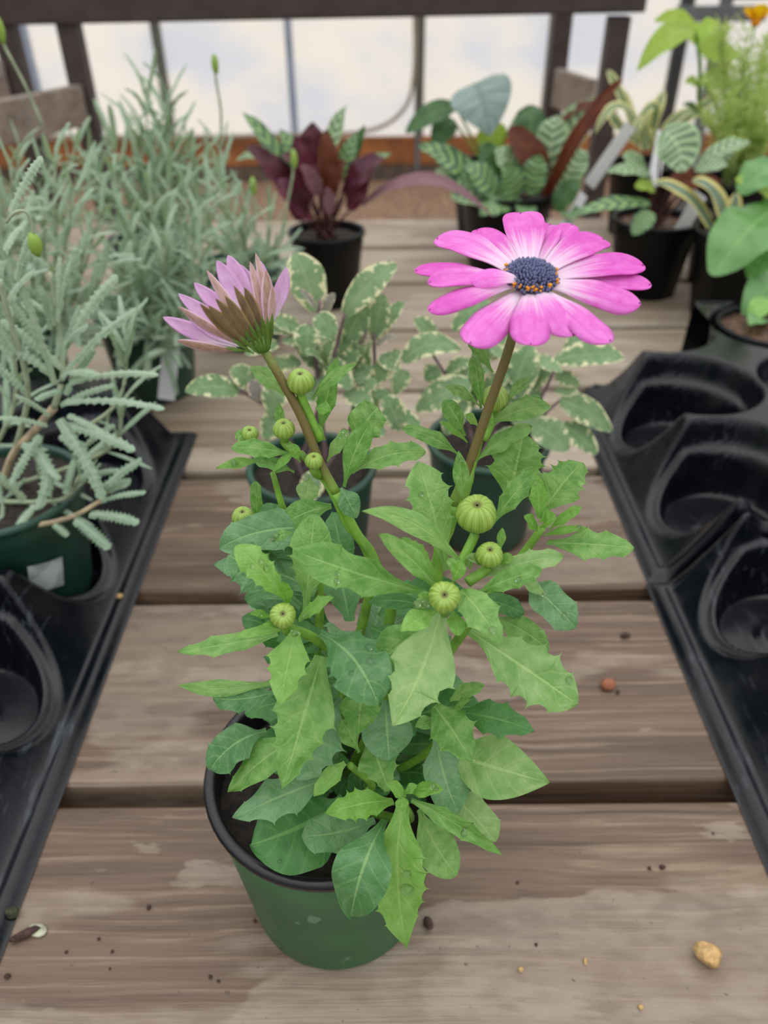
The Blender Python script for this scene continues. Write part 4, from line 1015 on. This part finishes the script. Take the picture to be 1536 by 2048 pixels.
lstem([(205,1000,352),(140,1035,352),(60,1050,360),(10,1030,375)], 0.0012, 0.0018, 'stem_wood')
lstem([(12,445,340),(30,425,340),(52,424,340),(64,450,340),(68,480,340)], 0.0007, 0.0007)
V, Fc = ico(P(70, 490, 0.34), pxw(17, P(70, 490, 0.34)), 2, (0.8, 0.8, 1.5), jit=0.08, rng=rg)
mk('flower_bud', V, Fc, M['bud'], lv)
LT = [(122,755,368,275,617,362,24),(125,700,370,236,550,374,26),(125,735,370,0,640,366,24),(105,748,368,-20,672,362,24),(130,745,366,194,748,350,24),
 (138,766,366,318,750,356,17),(130,805,366,330,818,348,20),(130,850,366,270,902,346,26),(118,838,364,206,1000,342,28,(170,920)),(45,885,372,72,1020,348,30,(92,935)),
 (110,652,371,76,570,368,20),(115,645,370,120,512,378,14),(126,690,368,176,650,360,20),(118,620,371,146,510,376,13),(20,425,346,84,312,352,24),
 (190,992,352,284,918,346,24),(196,988,354,262,962,350,24),(200,1002,352,292,985,342,17),(178,1028,350,278,1046,336,24),(150,1038,350,220,1098,338,28),(108,1048,352,136,1072,346,18),
 (110,770,366,40,560,356,18),(90,700,368,20,600,360,20),(60,790,370,-20,720,366,24),(100,830,366,30,790,352,16),(95,850,366,-10,835,352,16),(80,870,368,20,970,352,22),
 (130,790,366,190,700,372,18),(125,720,368,160,610,374,14),(112,640,372,60,600,374,16),(120,780,364,70,800,350,18),(120,870,366,180,930,350,18),(60,900,370,120,960,352,20),
 (120,810,368,230,770,372,18),(135,830,366,210,870,356,18),(100,660,370,90,590,366,14),(30,700,362,-20,640,358,22),(30,560,360,60,470,356,22),(10,520,360,-30,440,356,22),(15,600,360,70,540,352,20),
 (50,1000,366,-20,940,360,20),(70,1010,362,30,1060,350,20),(150,960,366,240,940,362,16),(160,900,372,230,850,376,16),(150,920,370,130,990,356,18)]
for s in LT:
    sp_ = (s[0], s[1], s[2], s[3], s[4], s[5], s[6] * 1.15, 'lav', {'c': s[7]} if len(s) > 7 else {'arch': 0.08})
    trace(lv, sp_, rg, 'lin', 10, fold=-0.35, nu=12, nv=4, depth=0.5, spike=0.0, trange=(0.15, 0.92), wave=0.03)
c_ = spline([P(255, 690, 0.4), P(245, 780, 0.395)], 4)
for k in range(9):
    a = k * 2.4
    put_leaf(lv, c_[k % 3], Vector((math.cos(a) * 0.5, math.sin(a) * 0.5, 0.9)), Vector((-math.cos(a), -math.sin(a), 0.5)), 0.028, rg)
lav_stem(lv, [Vector((-0.235, 0.40, 0.08)), P(215, 900, 0.39), P(245, 800, 0.392)], rg, 6, 0.03, 0.026)
lav_stem(lv, [Vector((-0.26, 0.40, 0.08)), P(30, 800, 0.40), P(0, 560, 0.40)], rg, 9, 0.04, 0.034)
lav_stem(lv, [Vector((-0.25, 0.385, 0.08)), P(120, 1000, 0.372), P(160, 950, 0.36)], rg, 4, 0.026, 0.022)
# sticker on the pot
V, Fc = [], []
for i in range(9):
    for j in range(2):
        a = math.radians(-62 + 26 * i / 8 + (4 if j else 0)); z = LC[2] + 0.030 + 0.022 * j - 0.0006 * i
        rr = 0.039 + (0.05 - 0.039) * (z - LC[2]) / 0.083 + 0.0012
        V.append(Vector((LC[0] + rr * math.cos(a), LC[1] + rr * math.sin(a), z)))
for i in range(8): Fc.append((i * 2, i * 2 + 2, i * 2 + 3, i * 2 + 1))
mk('sticker', V, Fc, M['sticker'], lp)['label'] = 'torn white sticker'

lavender('tall grey lavender behind the front lavender, at the left edge', (-0.335, 0.66), [(20,330,560),(90,420,560),(150,380,590),(60,500,545),(170,480,560),(130,560,540),(200,430,600),(30,560,540),(110,330,600),(0,430,570),(210,540,560)], 11)
lavender('lavender at the back of the left tray, beside the sage with the half closed flower', (-0.222, 0.69), [(300,390,690),(340,330,700),(380,440,680),(260,450,670),(330,490,650),(400,520,670),(280,540,640),(230,360,700),(420,400,700),(370,370,720),(240,520,640),(300,650,625),(370,630,640),(230,640,625),(410,590,670),(340,700,625)], 12)
lavender('far lavender with thin upright sprigs standing against the bright wall', (-0.27, 0.90), [(290,190,890),(335,205,890),(270,270,870),(350,290,880),(310,300,860),(230,300,880),(390,320,890),(180,330,880),(420,350,900),(320,250,880)], 13, L=(0.05, 0.045))
lavender('sparse lavender with tall bud stalks left of the black pot', (-0.15, 0.81), [(440,300,820),(490,400,790),(540,440,800),(520,520,770),(450,380,800),(560,500,790),(470,470,780),(400,400,820),(500,560,760)], 14, L=(0.044, 0.034), nodes=7)
lavender('lavender at the far left below the grey side board', (-0.47, 0.88), [(40,300,840),(100,340,850),(150,300,860),(10,400,830),(80,400,830),(190,360,850),(130,420,820)], 15)
# bud stalks
stalks = [o for o in COL.objects if o.name.startswith('potted_lavender')]
def stalk(parent, pts):
    V, Fc, uv = tube([P(x, y, d / 1000) for x, y, d in pts], 0.0012, 0.0012, 6); s = mk('flower_stalk', V, Fc, M['stem_grey'], parent, uv)
    c = P(*pts[-1][:2], pts[-1][2] / 1000)
    V, Fc = ico(c, 0.0045, 2, (0.75, 0.75, 2.0), jit=0.06, rng=rg); mk('flower_bud', V, Fc, M['bud'], s)
stalk(stalks[4], [(440,330,820),(442,230,820),(432,160,820),(430,128,820)])
stalk(stalks[4], [(560,480,790),(572,420,790),(584,360,790),(588,318,790)])
stalk(stalks[4], [(510,470,790),(508,400,790),(506,372,790)])
stalk(stalks[1], [(85,250,650),(50,170,650),(8,90,650),(0,60,650)])

# spiky orange tipped plant, far left
sc_ = thing('potted_succulent', 'spiky green plant with orange leaf tips at the far left under the side boards', 'plant', (-0.575, 1.03, 0))
pot(sc_, (-0.575, 1.03, 0), 0.045, 0.036, 0.085, M['black_pot'])
for i in range(26):
    a = R.uniform(0, 6.28); b = Vector((-0.575 + R.uniform(-.04, .06), 1.03 + R.uniform(-.03, .03), R.uniform(0.08, 0.15)))
    d = Vector((math.cos(a) * .6, math.sin(a) * .6, 0.8)); L = R.uniform(0.05, 0.08)
    V, Fc, uv, n1 = blade_geo(b, b + d * L * .5 + UP * .004, b + d * L, 0.011, (-math.cos(a), -math.sin(a), .8), 'acute', 8, 2, 0, rng=R)
    mk('leaf', V, Fc, M['orange_tip'] if i % 4 == 0 else M['mid'], sc_, uv)

# ---------------------------------------------------------------- foliage plants along the back
def plant(name, label, x, y, rt, h, mat='black_pot', soil='soil', z0=0.0):
    th = thing(name, label, 'plant', (x, y, z0))
    pot(th, (x, y, z0), rt, rt * 0.76, h, M[mat], None, soil, 0.9)
    return th
def stalks_to(th, x, y, h, lv_, mat, rg_, r=0.0016):
    for s in lv_:
        b = P(s[0], s[1], s[2] / 1000)
        V, Fc, uv = tube([b, b.lerp(Vector((x, y, h)), 0.5) + Vector((0, 0, -0.006)), Vector((x + rg_.uniform(-.012, .012), y + rg_.uniform(-.012, .012), h * 0.85))], r * .8, r, 6, 4)
        mk('leaf_stalk', V, Fc, M[mat], th, uv)
rg = random.Random(21)
px_, py_ = P(654, 480, 0.925).x, 0.925
cal = plant('potted_calathea', 'maroon leaved foliage plant in a black pot, left of the open magenta flower', px_, py_, 0.044, 0.086)
CL = [(600,400,910,492,290,900,50,'maroon'),(590,380,930,484,224,940,34,'darkstripe'),(625,330,930,626,244,935,54,'maroon'),(650,330,930,692,210,940,34,'rattle'),(690,390,915,768,314,910,56,'maroon'),
 (690,370,930,782,306,925,34,'darkstripe'),(620,400,905,590,270,900,46,'maroon'),(640,390,900,600,330,880,34,'mauve'),(660,430,895,655,375,890,26,'mauve'),(620,440,900,545,360,895,50,'maroon'),
 (660,380,920,650,260,930,40,'redbrown'),(680,360,930,715,265,940,34,'darkstripe'),(610,350,940,560,260,950,44,'darkstripe'),(700,420,910,740,350,905,40,'maroon'),(650,400,910,690,320,905,42,'redbrown'),
 (600,440,900,590,380,890,40,'maroon'),(700,330,940,730,250,945,22,'deep'),(640,360,915,560,310,905,40,'maroon'),(590,330,945,470,320,945,30,'rattle')]
for s in CL: trace(cal, s, rg, 'lance', 0, fold=0.25, nu=14, nv=4, wave=0.06)
trace(cal, (725,412,915,985,432,880,34,'mauve',{'c':(850,362),'k':0.3}), rg, 'lance', 0, fold=0.1, nu=20, nv=4)
stalks_to(cal, px_, py_, 0.09, CL, 'stem_dark', rg)

x, y = P(1010, 450, 1.05).x, 1.05
cal2 = plant('potted_calathea', 'mottled foliage plant with red brown undersides in a black pot, behind the open magenta flower', x, y, 0.06, 0.1)
CL = [(960,380,1040,838,292,1030,44,'darkstripe'),(970,390,1030,868,312,1010,52,'darkstripe'),(980,400,1020,885,360,1000,54,'darkstripe'),(985,410,1010,900,395,990,44,'rattle'),(1000,400,1010,930,330,1000,60,'darkstripe'),
 (1020,410,1000,960,430,980,50,'darkstripe'),(1030,400,1000,1010,330,990,56,'darkstripe'),(1060,410,1000,1040,430,980,46,'darkstripe'),(1060,390,1010,1080,310,1010,54,'darkstripe'),(1090,380,1030,1018,258,1040,60,'redbrown'),
 (1088,400,1030,1245,160,1020,30,'redbrown',{'wave':.16}),(1100,330,1060,1190,200,1080,64,'rattle'),(1095,350,1050,1110,232,1060,60,'rattle'),(1060,300,1070,1062,215,1090,52,'deep'),(1120,380,1030,1170,300,1040,60,'rattle'),
 (1110,420,1010,1160,360,1010,46,'deep'),(1100,260,1070,1230,195,1090,18,'redbrown',{'wave':.15}),(1130,420,1010,1150,440,990,40,'darkstripe'),(1000,360,1040,960,290,1040,52,'deep'),(1040,360,1030,990,300,1030,54,'rattle'),(930,370,1020,870,345,1015,40,'rattle')]
for s in CL: trace(cal2, s, rg, 'ell', 0, fold=0.2, nu=14, nv=4, wave=0.06)
stalks_to(cal2, x, y, 0.1, CL, 'stem_dark', rg)

x, y = P(975, 400, 1.2).x, 1.2
alo = plant('potted_alocasia', 'plant with one big silvery heart shaped leaf, behind the mottled foliage plant', x, y, 0.055, 0.1)
CL = [(950,166,1190,980,272,1140,118,'silver',{'p':'heart','k':.75,'r':0}),(912,212,1190,812,266,1170,42,'deep'),(905,238,1200,868,292,1180,48,'deep'),(1030,235,1190,1090,262,1170,60,'deep'),(975,250,1200,990,300,1190,60,'lime')]
for s in CL: trace(alo, s, rg, 'ell', 0, fold=0.12, nu=18, nv=8, wave=0.015)
stalks_to(alo, x, y, 0.1, CL, 'stem_green', rg, 0.002)

x, y = P(1307, 470, 0.95).x, 0.95
rat = plant('potted_calathea', 'small striped leaf plant in a black pot, right of the open magenta flower', x, y, 0.05, 0.09, soil='soil_wet')
CL = [(1325,262,930,1362,345,900,82,'rattle',{'p':'ell','c':(1356,295)}),(1290,345,940,1245,310,930,34,'rattle'),(1300,350,930,1215,345,910,32,'rattle'),(1390,340,930,1455,330,920,34,'rattle'),(1300,408,920,1150,428,880,34,'darkstripe'),
 (1305,425,900,1265,470,890,42,'darkstripe'),(1400,325,950,1500,285,950,36,'rattle'),(1340,360,950,1400,350,940,36,'redbrown'),(1310,380,930,1270,375,910,30,'lime'),(1420,340,960,1470,300,960,34,'darkstripe'),(1350,370,930,1440,365,930,34,'redbrown')]
for s in CL: trace(rat, s, rg, 'ell', 0, fold=0.15, nu=16, nv=6, wave=0.05)
stalks_to(rat, x, y, 0.09, CL, 'stem_dark', rg)

x, y = P(1290, 330, 1.2).x, 1.2
gra = plant('potted_grass', 'cream striped arching grass like plant in a black pot by the rack post', x, y, 0.05, 0.1)
for s in [(1290,285,1190,1190,268,1150,22,(1240,215)),(1285,285,1190,1215,140,1200,18,(1240,190)),(1300,280,1190,1275,240,1180,20,(1310,215)),(1300,285,1190,1455,178,1180,22,(1370,240)),(1295,280,1190,1330,180,1210,24,(1310,230)),
          (1280,290,1190,1225,225,1200,22,(1235,250)),(1310,290,1180,1390,220,1170,20,(1350,240)),(1290,300,1180,1310,200,1220,26,(1295,250)),(1285,280,1200,1250,180,1220,20,(1260,230)),(1300,290,1170,1270,290,1140,16,(1280,245))]:
    trace(gra, (*s[:7], 'grass', {'c': s[7]}), rg, 'strap', 0, fold=0.25, nu=14, nv=4)

x, y = P(1440, 520, 0.98).x, 0.98
sna = plant('potted_snake_plant', 'yellow edged strap leaved plant in a black pot behind the glossy leaved plant', x, y, 0.045, 0.09)
for s in [(1445,505,925,1305,366,870,32,(1385,405)),(1454,490,930,1384,362,890,42,(1434,400)),(1456,480,970,1478,412,960,16,(1462,440)),(1452,490,970,1472,384,990,26,(1466,430))]:
    trace(sna, (*s[:7], 'snake', {'c': s[7]}), rg, 'strap', 0, fold=0.15, nu=14, nv=6)

x, y = 0.405, 0.865
brd = plant('potted_broadleaf', 'glossy broad leaved green plant in a black pot at the right edge', x, y, 0.056, 0.1)
CL = [(1545,420,790,1425,552,740,124,'glossy'),(1560,330,810,1478,388,790,80,'glossy'),(1560,545,770,1490,648,710,72,'glossy'),(1560,400,800,1470,360,800,40,'lime'),(1540,480,780,1500,560,750,60,'glossy'),(1555,440,800,1540,380,800,60,'glossy')]
for s in CL: trace(brd, s, rg, 'ell', 0, fold=0.1, nu=16, nv=6)
stalks_to(brd, x, y, 0.1, CL, 'stem_green', rg)

x, y = 0.48, 1.09
fer = plant('potted_cosmos', 'feathery yellow green plant with a yellow flower at the top right', x, y, 0.055, 0.1)
for i in range(44):
    b = Vector((x + rg.uniform(-.02, .02), y + rg.uniform(-.02, .02), 0.09)); tpx, tpy = rg.uniform(1400, 1560), rg.uniform(40, 290)
    tp = P(tpx, tpy, rg.uniform(1.0, 1.16)); m = b.lerp(tp, 0.5) + Vector((0, 0, 0.01))
    c = spline([b, m, tp], 7)
    V, Fc, uv = tube([b, m, tp], 0.0007, 0.0005, 4, 4)
    for k in range(4, len(c)):
        for s in range(6):
            a = rg.uniform(0, 6.28); d = Vector((math.cos(a) * .7, math.sin(a) * .7, rg.uniform(-.1, .9))); L = rg.uniform(.012, .026)
            v2, f2_, u2, _ = blade_geo(c[k], c[k] + d * L * .5, c[k] + d * L, 0.0017, hint(c[k]), 'strap', 3, 1, 0, rng=rg)
            add_geo(V, Fc, v2, f2_, uv, u2)
    mk('frond', V, Fc, M['feather'], fer, uv)['kind'] = 'stuff'
yf = P(1512, 44, 1.05)
V, Fc, uv = tube([yf, P(1500, 100, 1.05), P(1480, 200, 1.06), Vector((x, y, .09))], 0.001, 0.0012, 6); mk('flower_stem', V, Fc, M['stem_green'], fer, uv)
V, Fc = ico(yf, 0.006, 1); yfo = mk('flower', V, Fc, M['pollen'], fer)
for k in range(7):
    a = k * 0.9; d = Vector((math.cos(a) * .8, math.sin(a) * .6, .55 - .2 * math.sin(a)))
    V, Fc, uv, _ = blade_geo(yf, yf + d * .012, yf + d * .024, 0.017, UP, 'petal', 8, 4, 0, rng=rg); mk('petal', V, Fc, M['yellow'], yfo, uv)

x, y = 0.53, 1.21
lim = plant('potted_nicotiana', 'lime green broad leaved plant standing behind the feathery plant', x, y, 0.05, 0.1)
CL = [(1385,60,1080,1274,142,1010,52,'lime'),(1390,55,1090,1308,42,1080,34,'lime'),(1395,65,1090,1440,55,1080,40,'lime'),(1400,80,1100,1450,130,1080,50,'lime'),(1395,90,1100,1390,45,1120,40,'lime'),(1420,120,1100,1480,110,1090,40,'lime'),(1405,150,1110,1450,180,1080,44,'feather'),(1400,170,1110,1370,165,1100,26,'lime'),(1400,230,1110,1365,210,1100,22,'deep')]
for s in CL: trace(lim, s, rg, 'lance', 0, fold=0.15, nu=12, nv=4)
V, Fc, uv = tube([P(1390, 58, 1.09), P(1400, 130, 1.1), P(1405, 230, 1.12), Vector((x, y, .09))], 0.002, 0.003, 7); mk('stem', V, Fc, M['stem_green'], lim, uv)

# seedling in a tray pocket
sd = plant('potted_seedling', 'small leafy seedling in a round pot of wet brown soil, in the far tray', 0.363, 0.679, 0.048, 0.064, 'black_pot', 'soil_wet', 0.0035)
for s in [(1530,640,700,1498,650,670,40,'glossy'),(1540,600,710,1500,640,690,44,'young')]: trace(sd, s, rg, 'ell', 0)

# white plant labels stuck in the back pots
for (bx, by, tx, ty, d, w, lab) in ((1196,345,1262,250,1120,26,'white plant label leaning right, between the mottled plant and the cream striped grass'),
                                    (1312,338,1326,262,1000,24,'white plant label upright behind the large striped leaf'),
                                    (1362,462,1402,388,930,30,'white plant label leaning right in the small striped leaf plant pot'),
                                    (336,756,345,655,640,34,'pale label standing in the lavender pot behind the left tray'),
                                    (1142,432,1168,388,1000,20,'small white plant label above the open magenta flower')):
    b, t_ = P(bx, by, d / 1000), P(tx, ty, d / 1000 + .02)
    b = b - (t_ - b).normalized() * 0.02
    u_ = (t_ - b).normalized(); L = (t_ - b).length
    s_ = u_.cross(Vector((0, 1, 0))).normalized(); n_v = s_.cross(u_)
    V, Fc = box((0, 0, 0), (pxw(w, b), 0.0012, L), 0.0004, 1)
    Mx = Matrix(((s_.x, n_v.x, u_.x), (s_.y, n_v.y, u_.y), (s_.z, n_v.z, u_.z))).to_4x4(); Mx.translation = (b + t_) / 2
    tag(mk('plant_label', [Mx @ v for v in V], Fc, M['label'], origin=b, smooth=False), lab, 'label', 'white plant labels')

# ---------------------------------------------------------------- small things lying about
M['scrap'] = plain('pale dried leaf', srgb(172, 174, 150), 0.8, 0.2, 200)
M['moss'] = plain('dark moss', srgb(66, 70, 46), 0.9, 0.35, 300, 1.0)
def rock(name, label, px, py, r, sq, mat, rotz, cat, group=None, z=0.0, sub=2, jit=0.10):
    c = PZ(px, py, z); rad = pxw(r, c)
    V, Fc = ico((0, 0, 0), rad, sub, sq, None, jit, R)
    Rz = Matrix.Rotation(math.radians(rotz), 3, 'Z'); V = [Rz @ v for v in V]
    zm = min(v.z for v in V)
    V = [v + Vector((c.x, c.y, z - zm)) for v in V]
    return tag(mk(name, V, Fc, M[mat], origin=(c.x, c.y, z)), label, cat, group)
rock('pebble', 'tan pebble lying on the front plank at the lower right', 1412, 1918, 27, (0.85, 1.0, 0.7), 'stone', 60, 'stone', jit=0.17)
rock('bark_chip', 'reddish brown bark chip on the second plank right of the daisy', 1215, 1374, 17, (1, .8, .5), 'bark_red', 20, 'bark')
rock('bark_crumb', 'tiny dark crumb beside the reddish bark chip', 1235, 1386, 6, (1, .6, .6), 'bark', 50, 'bark')
rock('bark_crumb', 'small dark crumb on the plank above the reddish bark chip', 1250, 1274, 9, (1.2, .7, .6), 'bark', 10, 'bark')
rock('bark_chip', 'dark red chip lying against the right foot of the green pot', 856, 1850, 13, (.7, 1.1, .6), 'bark', 20, 'bark')
rock('bark_chip', 'long dark twig piece on the front plank at the lower left', 52, 1872, 16, (1.9, .6, .5), 'bark', 28, 'bark')
rock('leaf_scrap', 'pale dried leaf scrap lying on the dark twig at the lower left', 76, 1862, 16, (1.3, .8, .25), 'scrap', -15, 'leaf')
rock('moss_tuft', 'dark tuft of moss at the left edge beside the tray', 28, 1832, 14, (.9, .9, .9), 'moss', 0, 'moss')
rock('bark_chip', 'orange brown chip on the left tray below the sticker', 174, 1215, 13, (.7, 1.2, .5), 'bark_red', 30, 'bark', z=0.006)
rock('seed_grain', 'pale seed grain lying on the plank left of the tan pebble', 1170, 1924, 7, (.5, 1.1, .5), 'stone', -15, 'seed')
rock('grit_grain', 'small tan grit grain lying left of the pale seed grain', 1041, 1941, 6, (1, .9, .7), 'stone', 0, 'stone')
rock('grit_grain', 'tan grit grain near the bottom edge below the seed grain', 1281, 2016, 6, (1, .9, .7), 'stone', 0, 'stone')
rock('grit_grain', 'yellow grain on the left tray flange', 240, 1196, 7, (1, .9, .7), 'stone', 0, 'stone', z=0.006)
for i, (x, y, r) in enumerate(((198,1879,4),(133,1905,4),(225,1904,4),(421,1955,5),(437,1963,4),(16,1954,7),(298,1816,6),(220,1938,3),(510,1843,5),(1324,1736,7),(1298,1738,5),(1035,1766,4),(1426,1668,3),(1072,1890,4))):
    rock('soil_crumb', 'tiny dark soil crumb scattered on the front plank', x, y, r, (1, .8, .6), 'bark', i * 40, 'soil', 'soil crumbs on the front plank', sub=1)
